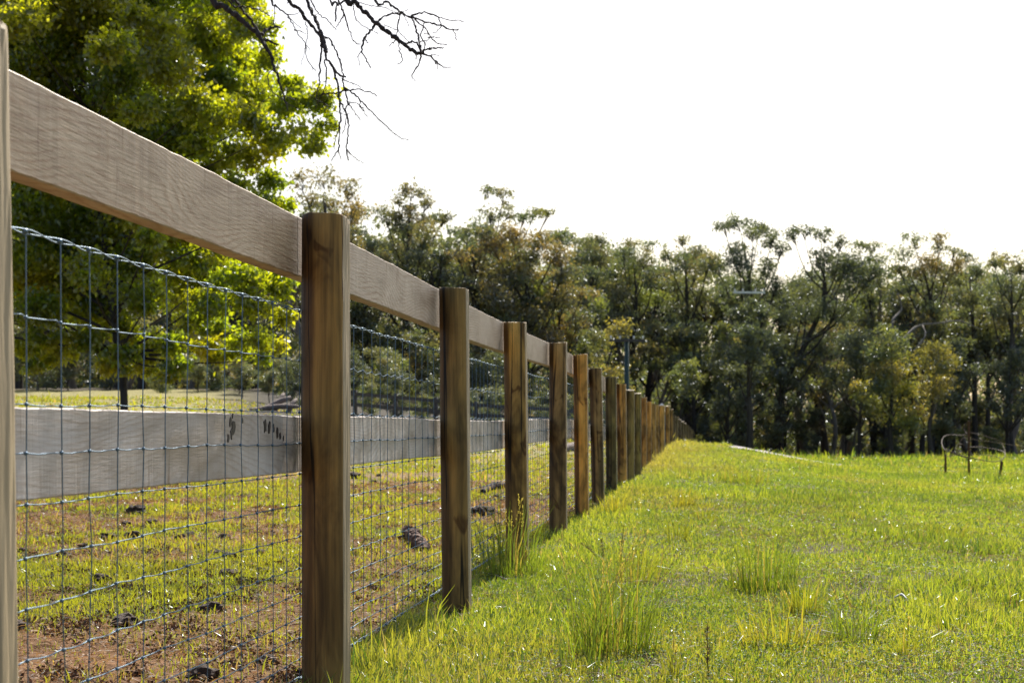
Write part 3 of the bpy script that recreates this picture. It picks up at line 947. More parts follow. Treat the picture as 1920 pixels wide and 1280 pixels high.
# thin dead weed stalks
def weed(x, y, hpx, label, seed):
    X, Y, z = px_ground(x, y); r = np.random.default_rng(seed); H = hpx / F * Y
    mb = MB(); P, _ = catmull([(0, 0, -.01), (r.normal() * .01, 0, H * .5), (r.normal() * .02, .01, H)], [1, 1, 1], .03)
    tube(mb, P, np.linspace(.002, .0009, len(P)), 5, (.10, .05, .03))
    n = 46; tt = r.uniform(.3, 1, n)
    C = np.stack([np.interp(tt, np.linspace(0, 1, len(P)), P[:, i]) for i in range(3)], -1)
    V, q = leaf_arrays(C, unit(rand_dirs(n, r) + np.array([0, 0, .8])), rand_dirs(n, r), .016, .004)
    mb.add(V, [q], np.broadcast_to(np.array([.13, .10, .045]), (len(V), 3)))
    o = mb.obj('dead_weed', M_STRAW); o.location = (X, Y, z)
    tag(o, label, 'weed', 'dry weed stalks in the field')
weed(1164, 1075, 90, 'tallest dry brown weed stalk standing in grass right of the fence', 1)
weed(1130, 1060, 50, 'short dry weed stalk just left of the tallest weed', 2)
weed(1108, 1058, 38, 'smallest bent weed stalk near the fence side grass', 3)
weed(1330, 1270, 90, 'reddish dry weed stalk at the bottom of the field', 4)

# ------------------------------------------------------------------ clods, bark, sticks
from mathutils import noise as mnoise
import bmesh
def lump(name, x, y, s, mat, label, cat, group, seed, flat=0.65):
    X, Y, z = px_ground(x, y)
    bm = bmesh.new(); bmesh.ops.create_icosphere(bm, subdivisions=3, radius=1)
    rr = random.Random(seed); off = Vector((rr.uniform(-50, 50), rr.uniform(-50, 50), 0))
    for v in bm.verts:
        d = 1 + .55 * mnoise.noise(v.co * 1.6 + off) + .3 * mnoise.noise(v.co * 4.5 + off)
        v.co = Vector((v.co.x * d * s * rr.uniform(1.0, 1.0) * 1.15, v.co.y * d * s, v.co.z * d * s * flat))
    me = bpy.data.meshes.new(name); bm.to_mesh(me); bm.free()
    a = me.attributes.new('tint', 'FLOAT_COLOR', 'POINT'); a.data.foreach_set('color', np.ones(len(me.vertices) * 4, np.float32))
    o = mkobj(name, me, mat); o.location = (X, Y, z + s * flat * .35); o.rotation_euler = (0, 0, rr.uniform(0, 6))
    return tag(o, label, cat, group)
CL = [(254, 962, .075, 'largest dark dung mound beyond the mid rail near the left post'), (287, 982, .04, 'dark dung clod just right of the largest mound'),
      (206, 1013, .05, 'left one of two big dark dung clods below the largest mound'), (251, 1013, .055, 'right one of two big dark dung clods below the largest mound'),
      (665, 897, .085, 'black dung heap just right of the wide near post'), (905, 966, .085, 'black dung mound seen between the second and third clear posts'),
      (397, 1149, .045, 'lone dark dung clod low in the near bay of the fence'), (235, 1173, .045, 'reddish dung clod beside the straw in the near bay')]
SM = [(41, 1033), (67, 1014), (156, 1026), (359, 1005), (376, 1026), (373, 1047), (223, 1048), (191, 1091), (275, 1081), (266, 1126), (428, 1079), (493, 1072),
      (431, 1048), (290, 1014), (488, 1041), (72, 997), (237, 986), (340, 1012), (410, 1040), (745, 918), (710, 892), (762, 866), (812, 878), (900, 890),
      (880, 1000), (915, 1005), (700, 905), (930, 932), (945, 928), (800, 900), (420, 1010), (120, 1045), (320, 1060), (30, 1180), (500, 1245), (380, 1272)]
for i, (x, y, s, l) in enumerate(CL):
    lump('dung_clod', x, y, s * 1.05, M_DUNG, l, 'dung clod', 'dung clods in the paddock', i)
rs = random.Random(3)
for i, (x, y) in enumerate(SM):
    lump('dung_clod', x, y, rs.uniform(.018, .042), M_DUNG, 'small dark clod of dung or soil lying in the short paddock grass', 'dung clod', 'small dung clods in the paddock', 50 + i)

def stick(name, pts, rad, mat, label, cat, sides=8, z0=0.012, group=None):
    w = []
    for (x, y, lift) in pts:
        X, Y, z = px_ground(x, y); w.append((X, Y, z + lift))
    w = np.array(w); P, R = catmull(w - w[0], rad, .008 if name == 'bark_piece' else .02 if np.ptp(w[:, 1]) < 3 else .1)
    if name == 'bark_piece':
        rj = np.random.default_rng(9); P = P + .006 * rj.normal(size=P.shape); R = R * (.7 + .55 * rj.random(len(R)))
    R = R * (1 + .12 * np.random.default_rng(len(label)).normal(size=len(R)))
    mb = MB(); tube(mb, P, R, sides)
    o = mb.obj(name, mat, None, name != 'bark_piece'); o.location = w[0]
    return tag(o, label, cat, group)
M_BARKPIECE = plain_mat('red_bark', (0.17, 0.10, 0.075), 0.85, 0, 0.6, 60, 0.9)
stick('bark_piece', [(762, 1006, .05), (775, 1020, .05), (797, 1036, .02)], [.022, .036, .028], M_BARKPIECE, 'curled reddish piece of bark lying in the paddock behind the second bay', 'bark piece')
stick('stick', [(722, 1008, .012), (745, 1012, .015), (764, 1012, .03)], [.006, .012, .014], M_DUNG, 'short dark stick joined to the curled bark piece', 'stick')
M_TWIG = plain_mat('brown_twig', (0.11, 0.055, 0.035), 0.7, 0, 0.3, 40, 0.3)
stick('twig', [(646, 1224, .02), (690, 1212, .035), (730, 1195, .03), (768, 1181, .045)], [.006, .006, .005, .002], M_TWIG, 'thin brown twig leaning on the bottom wire beside the wide near post', 'twig')
stick('twig', [(905, 1080, .02), (935, 1092, .03), (975, 1108, .025)], [.003, .004, .002], M_LOG, 'pale twig lying under the seeding tussock', 'twig')
stick('log', [(1056, 848, .07), (1075, 845, .10), (1102, 838, .07)], [.06, .09, .07], M_LOG, 'dark fallen log lying in the paddock behind the distant posts', 'log')
stick('dried_leaf', [(1675, 1139, .04), (1690, 1137, .05), (1702, 1141, .035)], [.003, .007, .002], M_PALEWOOD, 'pale dried leaf blade lying on the grass right of the tussocks', 'dried leaf', 5)
stick('log', [(905, 927, .03), (925, 920, .05), (948, 914, .03)], [.03, .04, .03], M_DUNG, 'dark half rotten branch behind the third clear post', 'log')

# ------------------------------------------------------------------ trees
def puffs(centre, rx, rz, r, n):
    d = rand_dirs(n, r); d[:, 2] += 0.12
    q = r.uniform(.25, 1.0, n)[:, None]
    return np.asarray(centre) + d * q * np.array([rx, rx, rz])

def crown_leaves(mb, clumps, r, ls, lw, per_m2, cols, hang=0.5, puff_r=0.45):
    """clumps: (centre, rx, rz). leaves gather in puffs over the upper shell of each clump"""
    for (c, rx, rz) in clumps:
        npf = max(4, int(6 + 7 * rx * rz))
        pc = puffs(c, rx * .8, rz * .8, r, npf)
        area = math.pi * rx * rz
        n = max(60, int(area * per_m2))
        which = r.integers(0, npf, n)
        pr = puff_r * (rx * rz) ** .5 * r.uniform(.6, 1.15, npf)
        off = r.normal(size=(n, 3)) * np.array([1, 1, .72]) * pr[which][:, None] * .62
        C = pc[which] + off
        D = rand_dirs(n, r); D[:, 2] -= hang; D = unit(D)
        V, q = leaf_arrays(C, D, rand_dirs(n, r), ls * (.6 + .8 * r.random(n)), lw * (.6 + .8 * r.random(n)))
        base = cols[r.integers(0, len(cols))]
        pt = np.array([cols[i] for i in r.integers(0, len(cols), npf)])
        col = (np.array(base) * .5 + pt[which] * .5) * (.7 + .6 * r.random((n, 1)))
        mb.add(V, [q], np.repeat(col, 4, axis=0))

def limbs(mb, base, clumps, r, r0, fork=0.45, tint=(1, 1, 1), lean=0.0):
    base = np.asarray(base, float)
    cs = np.array([c[0] for c in clumps])
    top = cs[:, 2].max(); cx = cs.mean(axis=0)
    H = top - base[2]
    spine = [base - [0, 0, .3], base + [lean * .3 + .15 * r.normal(), 0, H * .25], np.array([base[0] * .45 + cx[0] * .55, base[1] * .5 + cx[1] * .5, base[2] + H * .5]),
             np.array([cx[0], cx[1], base[2] + H * .72]), np.array([cs[cs[:, 2].argmax()][0] * .6 + cx[0] * .4, cx[1], base[2] + H * .9])]
    P, R = catmull(spine, [r0 * 1.15, r0 * .85, r0 * .65, r0 * .42, r0 * .15], .5)
    tube(mb, P, R, 8, tint)
    for (c, rx, rz) in clumps:
        c = np.asarray(c)
        h = np.clip((c[2] - base[2]) / H - .18 - .25 * np.linalg.norm(c[:2] - cx[:2]) / (H * .5), fork * .6, .88)
        i = int(np.argmin(np.abs(P[:, 2] - (base[2] + H * h))))
        s = P[i]; m = s * .5 + c * .5 + np.array([r.normal() * .1, r.normal() * .1, -.12 * np.linalg.norm(c - s)])
        rr = max(.035, min(R[i] * .55, .02 * np.linalg.norm(c - s) + .03))
        Q, RR = catmull([s, m, c], [rr, rr * .7, rr * .3], .4)
        tube(mb, Q, RR, 5, tint)
        for k in range(4):
            e = c + rand_dirs(1, r)[0] * np.array([rx, rx, rz]) * .8
            Q, RR = catmull([m * .3 + c * .7, (c + e) / 2 + [0, 0, -.05], e], [rr * .45, rr * .3, rr * .12], .4)
            tube(mb, Q, RR, 4, tint)

GUMCOLS = [(.080, .108, .052), (.070, .098, .062), (.110, .128, .052), (.125, .118, .055), (.066, .088, .056)]
BROWN = [(.12, .115, .055), (.16, .12, .05), (.10, .105, .06)]
DARK = [(.052, .070, .042), (.044, .062, .042), (.072, .086, .044)]
LIME = [(.14, .18, .035), (.18, .20, .04), (.125, .14, .04), (.22, .19, .04)]

def gum(label, base_px, Y, cl, cols=GUMCOLS, r0=.2, group='tall trees on the skyline', bark=None, dens=95, ls=.22, lw=.085, name='gum_tree'):
    """a tree whose crown is made of leafy clumps traced at (x, y, half width, half height) in the photograph, set at its own depth"""
    r = np.random.default_rng(abs(hash(label)) % 1000 if False else sum(map(ord, label)))
    X = (base_px - 960) / F * Y; z = float(ground(X, Y))
    clumps = []
    for (x, y, rx, ry) in cl:
        p = px(x, y, Y); s = Y / F
        clumps.append((np.array([p.x - X, r.normal() * 1.3, p.z - z]), rx * s * 1.12, max(ry * s * 1.3, .42)))
    root = empty(name, (X, Y, z), label, 'tree', group)
    mb = MB(); crown_leaves(mb, clumps, r, ls, lw, dens * 1.75, cols); mb.obj('crown', M_GUM, root)
    mt = MB(); limbs(mt, (0, 0, 0), clumps, r, r0, lean=r.normal() * .5); mt.obj('trunk', bark or M_BARK, root, True)
    return root

gum('pale open crowned gum tree behind the dead twigs', 610, 84,
    [(600, 328, 50, 24), (650, 348, 30, 22), (560, 338, 28, 22), (580, 375, 40, 18), (645, 388, 42, 22), (668, 402, 22, 24), (600, 420, 48, 20), (642, 442, 40, 18), (560, 430, 35, 25),
     (600, 475, 50, 22), (665, 460, 22, 18), (620, 510, 40, 25), (560, 500, 40, 25)], BROWN, .22, dens=60)
gum('tall gum tree with a flat top tuft above the second top rail', 760, 92,
    [(770, 354, 36, 15), (745, 366, 22, 12), (795, 372, 24, 13), (768, 384, 18, 10), (755, 402, 40, 16), (725, 412, 24, 22), (790, 410, 30, 16), (835, 408, 18, 14), (765, 432, 45, 18),
     (735, 455, 40, 20), (800, 450, 35, 20), (770, 485, 50, 22), (715, 480, 35, 22), (820, 490, 40, 22), (700, 515, 35, 25), (760, 530, 45, 22)], GUMCOLS + BROWN, .24)
gum('gum tree with two separate leafy tufts reaching above the round tree', 930, 98,
    [(912, 360, 22, 12), (945, 370, 20, 18), (1006, 395, 28, 14), (1026, 410, 12, 9), (922, 403, 32, 16), (952, 396, 18, 18), (985, 415, 25, 12), (900, 425, 25, 14), (930, 440, 40, 18),
     (870, 445, 30, 16), (890, 480, 40, 24), (850, 500, 35, 25), (860, 540, 35, 25)], GUMCOLS, .22, dens=85)
gum('broad round crowned tree with brown top rising behind the third top rail', 985, 90,
    [(960, 445, 40, 18), (1005, 450, 40, 18), (925, 470, 34, 22), (1040, 480, 30, 24), (975, 480, 55, 25), (910, 515, 32, 26), (960, 520, 50, 28), (1020, 520, 45, 28), (1055, 520, 22, 22),
     (940, 560, 45, 28), (1000, 565, 50, 28), (1050, 560, 35, 25), (900, 555, 30, 25), (980, 605, 50, 25), (1060, 610, 40, 28), (1030, 640, 40, 22)], [(.16, .12, .045), (.09, .09, .036), (.07, .078, .036)], .3, dens=130)
gum('slim gum tree with a small leaning top left of the gap in the skyline', 1105, 116,
    [(1100, 453, 34, 13), (1128, 450, 14, 12), (1088, 480, 24, 20), (1085, 522, 17, 32), (1112, 482, 25, 14), (1090, 575, 22, 25), (1130, 490, 22, 18), (1120, 540, 28, 20), (1115, 600, 30, 22)], DARK + GUMCOLS, .22)
gum('gum tree with twin rounded tops over the line of far posts', 1185, 114,
    [(1186, 453, 25, 13), (1165, 478, 28, 16), (1222, 455, 20, 12), (1210, 488, 32, 20), (1180, 510, 30, 20), (1225, 520, 30, 20), (1150, 510, 25, 18), (1160, 550, 28, 25), (1205, 555, 32, 25), (1240, 560, 24, 20)], GUMCOLS + LIME[:1], .24)
gum('brownish gum tree beside the tall spreading one', 1290, 112,
    [(1280, 448, 18, 13), (1312, 463, 22, 15), (1252, 480, 26, 18), (1285, 500, 40, 22), (1320, 500, 28, 20), (1265, 530, 38, 20), (1310, 545, 35, 22), (1280, 580, 40, 20)], GUMCOLS + BROWN, .26)
gum('tallest spreading gum tree on the right with a wide flat top', 1400, 110,
    [(1385, 417, 40, 13), (1350, 430, 24, 12), (1430, 424, 25, 14), (1452, 445, 22, 20), (1408, 440, 42, 11), (1466, 470, 12, 22), (1378, 500, 46, 24), (1345, 500, 24, 18), (1395, 535, 48, 24), (1440, 505, 25, 22),
     (1405, 575, 32, 24), (1450, 540, 20, 25), (1370, 545, 30, 20), (1420, 610, 25, 20), (1385, 470, 30, 14)], DARK + GUMCOLS[:2], .3, dens=105)
gum('dark leaning gum tree with layered crown right of the power pole', 1465, 107,
    [(1510, 428, 28, 11), (1480, 444, 16, 13), (1542, 444, 25, 13), (1562, 460, 20, 12), (1540, 488, 45, 18), (1585, 490, 42, 20), (1530, 540, 50, 25), (1600, 535, 40, 24), (1570, 515, 40, 18), (1625, 515, 28, 18), (1500, 590, 45, 25),
     (1560, 590, 50, 28), (1475, 640, 40, 25), (1540, 650, 50, 30)], DARK, .28, dens=110)
gum('small topped gum tree between the leaning tree and the brown one', 1640, 118,
    [(1600, 465, 20, 9), (1622, 470, 26, 11), (1642, 490, 26, 16), (1655, 520, 22, 18), (1615, 500, 28, 16), (1640, 560, 20, 18)], GUMCOLS, .2)
gum('brown leaved gum tree with bare forking limbs and sky between them', 1745, 113,
    [(1715, 447, 30, 12), (1750, 452, 24, 12), (1768, 465, 20, 11), (1792, 472, 20, 11), (1700, 474, 36, 14), (1742, 490, 42, 17), (1688, 505, 26, 12), (1790, 500, 28, 16), (1720, 515, 30, 12), (1765, 520, 30, 14)], BROWN + GUMCOLS, .24, dens=85)
gum('gum tree with ragged sloping top near the right edge', 1830, 115,
    [(1812, 482, 25, 13), (1838, 500, 28, 16), (1800, 520, 28, 16), (1850, 535, 34, 18), (1810, 560, 30, 18)], GUMCOLS, .22)
gum('rightmost gum tree leaning across the edge of the photo', 1895, 109,
    [(1862, 490, 24, 13), (1898, 480, 26, 15), (1925, 492, 30, 18), (1880, 540, 45, 22), (1930, 545, 40, 24), (1900, 590, 40, 24), (1945, 600, 40, 28), (1860, 575, 28, 18)], GUMCOLS + BROWN[:1], .26)
# lighter trees in front of the dark wood
gum('rounded yellow green tree at the edge of the wood on the right', 1672, 99,
    [(1675, 640, 38, 22), (1645, 665, 34, 24), (1700, 670, 30, 24), (1670, 700, 46, 28), (1640, 720, 38, 26), (1700, 730, 36, 28), (1660, 765, 46, 28), (1700, 790, 36, 25)], LIME + GUMCOLS[:2], .16, 'lit trees at the edge of the wood', dens=120)
gum('golden topped small tree beside the rounded yellow green one', 1750, 98,
    [(1750, 658, 30, 16), (1725, 672, 26, 16), (1778, 675, 28, 18), (1750, 690, 44, 20), (1785, 715, 28, 20), (1745, 730, 36, 22), (1730, 780, 30, 22)], [(.17, .15, .035), (.13, .13, .03), (.09, .10, .03)], .15, 'lit trees at the edge of the wood', dens=120)
gum('tiny umbrella shaped sapling at the foot of the dark wood', 1606, 97,
    [(1605, 722, 20, 9), (1595, 732, 14, 9), (1620, 733, 16, 10), (1608, 745, 18, 9)], LIME, .08, 'lit trees at the edge of the wood', dens=150)
gum('dark dense tree standing in front of the pole with the white crossarm', 1402, 96.2,
    [(1405, 572, 34, 12), (1380, 588, 26, 16), (1432, 585, 26, 16), (1405, 600, 34, 18), (1390, 630, 34, 20), (1425, 632, 30, 20), (1405, 665, 34, 22), (1385, 700, 26, 20), (1425, 705, 24, 18), (1400, 740, 22, 18)], DARK, .17, 'dark trees at the edge of the wood', dens=120)
gum('slender lit sapling standing in front of the far fence posts', 1270, 98,
    [(1285, 690, 26, 16), (1265, 705, 22, 16), (1300, 712, 24, 18), (1285, 730, 30, 16)], GUMCOLS + LIME[:2], .09, 'lit trees at the edge of the wood', dens=120)
gum('olive bushy tree behind the green pole', 1150, 88,
    [(1160, 620, 30, 20), (1130, 640, 30, 22), (1150, 700, 30, 20), (1125, 720, 28, 18), (1165, 725, 25, 18), (1110, 690, 25, 22)], LIME[2:] + GUMCOLS, .14, 'lit trees at the edge of the wood', dens=110)

# the wood itself: several kinds of tree, copied one by one
def proto(kind, seed):
    r = np.random.default_rng(seed)
    H = {'tall': 11.0, 'mid': 8.0, 'low': 4.6}[kind]
    n = {'tall': 16, 'mid': 18, 'low': 14}[kind]
    cl = []
    for i in range(n):
        t = r.uniform(.52, 1.0) if kind == 'tall' else r.uniform(.42, 1) if kind == 'mid' else r.uniform(.15, 1)
        w = H * (.24 if kind == 'tall' else .28 if kind == 'mid' else .38) * math.sqrt(max(.15, 1 - abs(t - .62) * 1.6))
        a = r.uniform(0, 6.283); d = w * r.uniform(.2, 1)
        cl.append((np.array([d * math.cos(a), d * math.sin(a), H * t]), r.uniform(.7, 1.3), r.uniform(.45, .85)))
    cols = [GUMCOLS, DARK, GUMCOLS + BROWN, GUMCOLS + LIME[:1], DARK + GUMCOLS][seed % 5]
    mb = MB(); crown_leaves(mb, cl, r, .23, .095, 130, cols)
    mt = MB(); limbs(mt, (0, 0, 0), cl, r, {'tall': .21, 'mid': .16, 'low': .08}[kind], .3, lean=r.normal())
    nm = {'tall': 'crown'}.get(kind, 'crown')
    a = mb.mesh('crown'); a.materials.append(M_GUM)
    b = mt.mesh('trunk', True); b.materials.append(M_BARK if seed % 3 else M_PALEBARK)
    return a, b
PRO = {'tall': [proto('tall', s) for s in (1, 2, 3, 5)], 'mid': [proto('mid', s) for s in (11, 12, 13, 14)], 'low': [proto('low', s) for s in (21, 22, 23)]}
LAB = {'tall': ('slender tall gum tree with dark trunk packed inside the wood', 'trees packed inside the wood', 'gum_tree', 'tree'),
       'mid': ('bushy mid height tree packed inside the wood under the tall crowns', 'bushy trees under the tall crowns', 'bushy_tree', 'tree'),
       'low': ('low dark bush growing at the foot of the wood', 'bushes at the foot of the wood', 'bush', 'bush')}
RW = random.Random(17)
def place(kind, X, Y, s):
    a, b = RW.choice(PRO[kind]); l, g, nm, cat = LAB[kind]
    e = empty(nm, (X, Y, float(ground(X, Y)) - .05), l, cat, g)
    e.rotation_euler = (0, 0, RW.uniform(0, 6.28)); e.scale = (s * RW.uniform(.9, 1.1), s * RW.uniform(.9, 1.1), s)
    for m, n in ((a, 'crown'), (b, 'trunk')):
        o = bpy.data.objects.new(n, m); COL.objects.link(o); o.parent = e
def row(kind, x0, x1, step, Y, s0, s1, jit=5):
    x = x0
    while x < x1:
        Yj = Y + RW.uniform(-jit, jit)
        place(kind, (x + RW.uniform(-.3, .3) * step - 960) / F * Yj, Yj, RW.uniform(s0, s1))
        x += step
# right hand wood
row('tall', 1080, 1960, 62, 121, 1.2, 1.36)
row('tall', 1090, 1960, 50, 132, 1.32, 1.5)
row('tall', 1070, 1960, 80, 114, .8, 1.05)
row('mid', 1070, 1960, 120, 113, .95, 1.2)
row('mid', 1330, 1960, 150, 104, .8, 1.05, 3)
row('low', 1310, 1960, 75, 106, .35, .7, 3)
row('low', 1290, 1960, 75, 116, .6, 1.1, 3)
# wood behind the paddock
row('tall', -60, 1100, 75, 104, 1.0, 1.2)
row('mid', -80, 1110, 95, 96, .9, 1.15)
row('tall', -60, 1080, 85, 88, .7, .95)
row('low', -60, 1120, 65, 80, .4, .8)
row('low', 440, 1120, 60, 62, .25, .4, 3)
row('low', 300, 1100, 70, 70, .3, .5, 3)
row('low', 620, 1120, 60, 92, .8, 1.2)
# the depth of the wood beyond, one mass
mb = MB(); r = np.random.default_rng(88)
for i in range(1300):
    x = r.uniform(-200, 2100); Y = r.uniform(138, 175) if x > 1080 else r.uniform(112, 150)
    X = (x - 960) / F * Y; z = float(ground(X, Y)) + 12.0 * r.random() ** 1.8
    n = 150; C = np.array([X, Y, z]) + r.normal(size=(n, 3)) * np.array([1.5, 1.5, .8])
    V, q = leaf_arrays(C, rand_dirs(n, r), rand_dirs(n, r), .45, .22)
    col = np.array(GUMCOLS[r.integers(0, 5)]) * (.6 + .6 * r.random((n, 1)))
    mb.add(V, [q], np.repeat(col, 4, axis=0))
tag(mb.obj('distant_wood', M_GUM), 'dark mass of foliage deep inside the wood behind the nearer trees', 'wood', kind='stuff')

# bleached fallen limbs in the right hand wood
def limb_thing(label, pts, Y, rad, mat, name='dead_limb', cat='dead branch', group=None):
    w = [np.array(px(x, y, Y + dy)) for (x, y, dy) in pts]
    P, R = catmull(np.array(w) - w[0], [rad * t for t in np.linspace(1, .35, len(w))], .4)
    mb = MB(); tube(mb, P, R, 6)
    o = mb.obj(name, mat, None, True); o.location = w[0]
    return tag(o, label, cat, group)
limb_thing('bleached dead limb arching through the gap in the right hand wood', [(1690, 640, 0), (1720, 612, 1), (1760, 606, 1), (1800, 602, 2), (1840, 618, 2)], 102, .10, M_PALEBARK)
limb_thing('pale forked dead stem rising in the gap of the right hand wood', [(1682, 645, 0), (1672, 605, 0), (1690, 580, 1), (1684, 550, 1)], 104, .12, M_PALEBARK)
limb_thing('short pale dead limb curling below the arching one', [(1712, 660, 0), (1735, 630, 0), (1730, 610, 1)], 101, .08, M_PALEBARK)

# ------------------------------------------------------------------ big leafy tree on the left
BT_Y = 25.0
bx, bz_ = (226 - 960) / F * BT_Y, 0
bz_ = float(ground(bx, BT_Y))
big = empty('leafy_tree', (bx, BT_Y, bz_), 'large leafy bright green tree overhanging the paddock on the left', 'tree')
CLB = [  # x, y, rx, ry, depth shift
    (60, -30, 110, 60, 0), (200, -40, 110, 60, 0), (340, -30, 100, 55, .5), (440, -10, 70, 45, 0), (480, 60, 55, 40, -.4), (500, 110, 40, 30, 0),
    (40, 40, 80, 50, -1), (150, 50, 90, 50, .6), (270, 40, 80, 45, -.8), (390, 60, 70, 40, .5),
    (70, 130, 80, 50, 1), (210, 90, 55, 40, -1.6), (215, 150, 80, 50, 0), (330, 120, 70, 50, -.5), (420, 150, 65, 40, .4), (370, 200, 60, 40, -.8),
    (40, 220, 70, 60, .5), (140, 230, 80, 55, 1.2), (260, 210, 50, 35, -1), (300, 260, 60, 40, .4), (450, 220, 65, 40, -.5), (540, 200, 50, 40, .3), (590, 190, 42, 34, 0), (612, 235, 24, 34, .2),
    (520, 250, 55, 34, -.4), (585, 270, 38, 26, 0), (480, 290, 60, 34, .5), (545, 165, 36, 26, .4), (420, 300, 60, 34, .9), (380, 270, 40, 28, -.2),
    (100, 310, 80, 50, .6), (210, 310, 70, 45, 1.0), (340, 340, 60, 40, .8), (430, 350, 50, 34, .2), (505, 340, 45, 28, 0), (470, 385, 50, 28, -.3), (525, 385, 34, 22, 0),
    (60, 400, 70, 50, .2), (160, 410, 70, 50, .8), (260, 400, 60, 40, -.8), (340, 420, 60, 40, .6),
    (60, 500, 75, 50, .4), (160, 500, 70, 45, -.8), (260, 500, 70, 45, .5), (350, 490, 60, 40, .8), (440, 520, 60, 36, -.5), (500, 510, 45, 30, 0), (535, 540, 30, 30, -.2), (280, 440, 40, 25, -1.4),
    (80, 580, 75, 45, 0), (180, 580, 70, 40, .6), (280, 570, 70, 40, -.2), (380, 570, 60, 36, -.6), (470, 575, 55, 36, -.4), (530, 590, 30, 30, -.2), (420, 620, 44, 26, .2),
    (80, 635, 50, 18, 0), (165, 640, 50, 26, .2), (230, 665, 44, 26, -.3), (320, 640, 46, 28, -.4), (330, 685, 34, 24, -.6), (318, 708, 20, 13, -.6), (490, 640, 38, 28, -.3), (495, 675, 22, 16, -.3), (380, 650, 38, 20, -.3), (240, 695, 15, 13, -.3), (445, 640, 30, 18, -.3)]
CLB += [(60, 660, 50, 24, .8), (120, 668, 46, 22, .6), (200, 690, 36, 20, .4), (270, 680, 40, 24, .5), (285, 650, 46, 26, .8), (400, 665, 40, 22, .5), (450, 655, 40, 22, .6), (520, 650, 26, 22, .3), (230, 620, 60, 30, .8), (360, 610, 60, 30, .8), (60, 690, 36, 16, .4), (141, 150, 60, 45, 1.2), (178, 187, 55, 40, 1.5), (309, 197, 45, 36, 1.2), (100, 180, 60, 45, 1.4), (240, 150, 60, 45, 1.5), (120, 90, 60, 45, 1.3), (60, 80, 60, 45, 1.2), (180, 250, 70, 45, 1.6)]
r = np.random.default_rng(44)
clumps = []
for (x, y, rx, ry, dy) in CLB:
    Yc = BT_Y + dy * 1.3; p = px(x, y, Yc); s = Yc / F
    clumps.append((np.array([p.x - bx, Yc - BT_Y, p.z - bz_]), rx * s, ry * s))
for i in range(170):      # inner and far side of the crown
    x = r.uniform(-300, 450); y = r.uniform(-250, 570); Yc = BT_Y + r.uniform(.8, 4.6); p = px(x, y, Yc)
    clumps.append((np.array([p.x - bx, Yc - BT_Y, p.z - bz_]), r.uniform(.5, .9), r.uniform(.35, .6)))
BIGC = [(.062, .092, .012), (.075, .10, .011), (.050, .080, .012), (.09, .105, .012), (.042, .070, .012)]
mb = MB(); crown_leaves(mb, clumps, r, .088, .056, 2100, BIGC, .55, .52); mb.obj('crown', M_BIGLEAF, big)
mt = MB()
P, R = catmull([(0, 0, -.2), (.03, .1, 1.0), (-.25, .6, 2.2), (-.5, .9, 3.6), (-.7, 1.0, 5.2), (-.6, 1, 7)], [.065, .06, .055, .05, .04, .015], .2)
tube(mt, P, R, 10)
for ci, (c, rx, rz) in enumerate(clumps):
    if ci % 3: continue
    i = int(np.argmin(np.abs(P[:, 2] - np.clip(c[2] - .5 - .3 * np.linalg.norm(c[:2]), 1.6, 6.5)))); s = P[i]
    m = s * .5 + c * .5 + np.array([0, 0, -.15 + .25 * r.random()])
    Q, RR = catmull([s, m, c], [min(.04, R[i] * .6), .015, .004], .15); tube(mt, Q, RR, 5)
mt.obj('trunk', M_BARK, big, True)

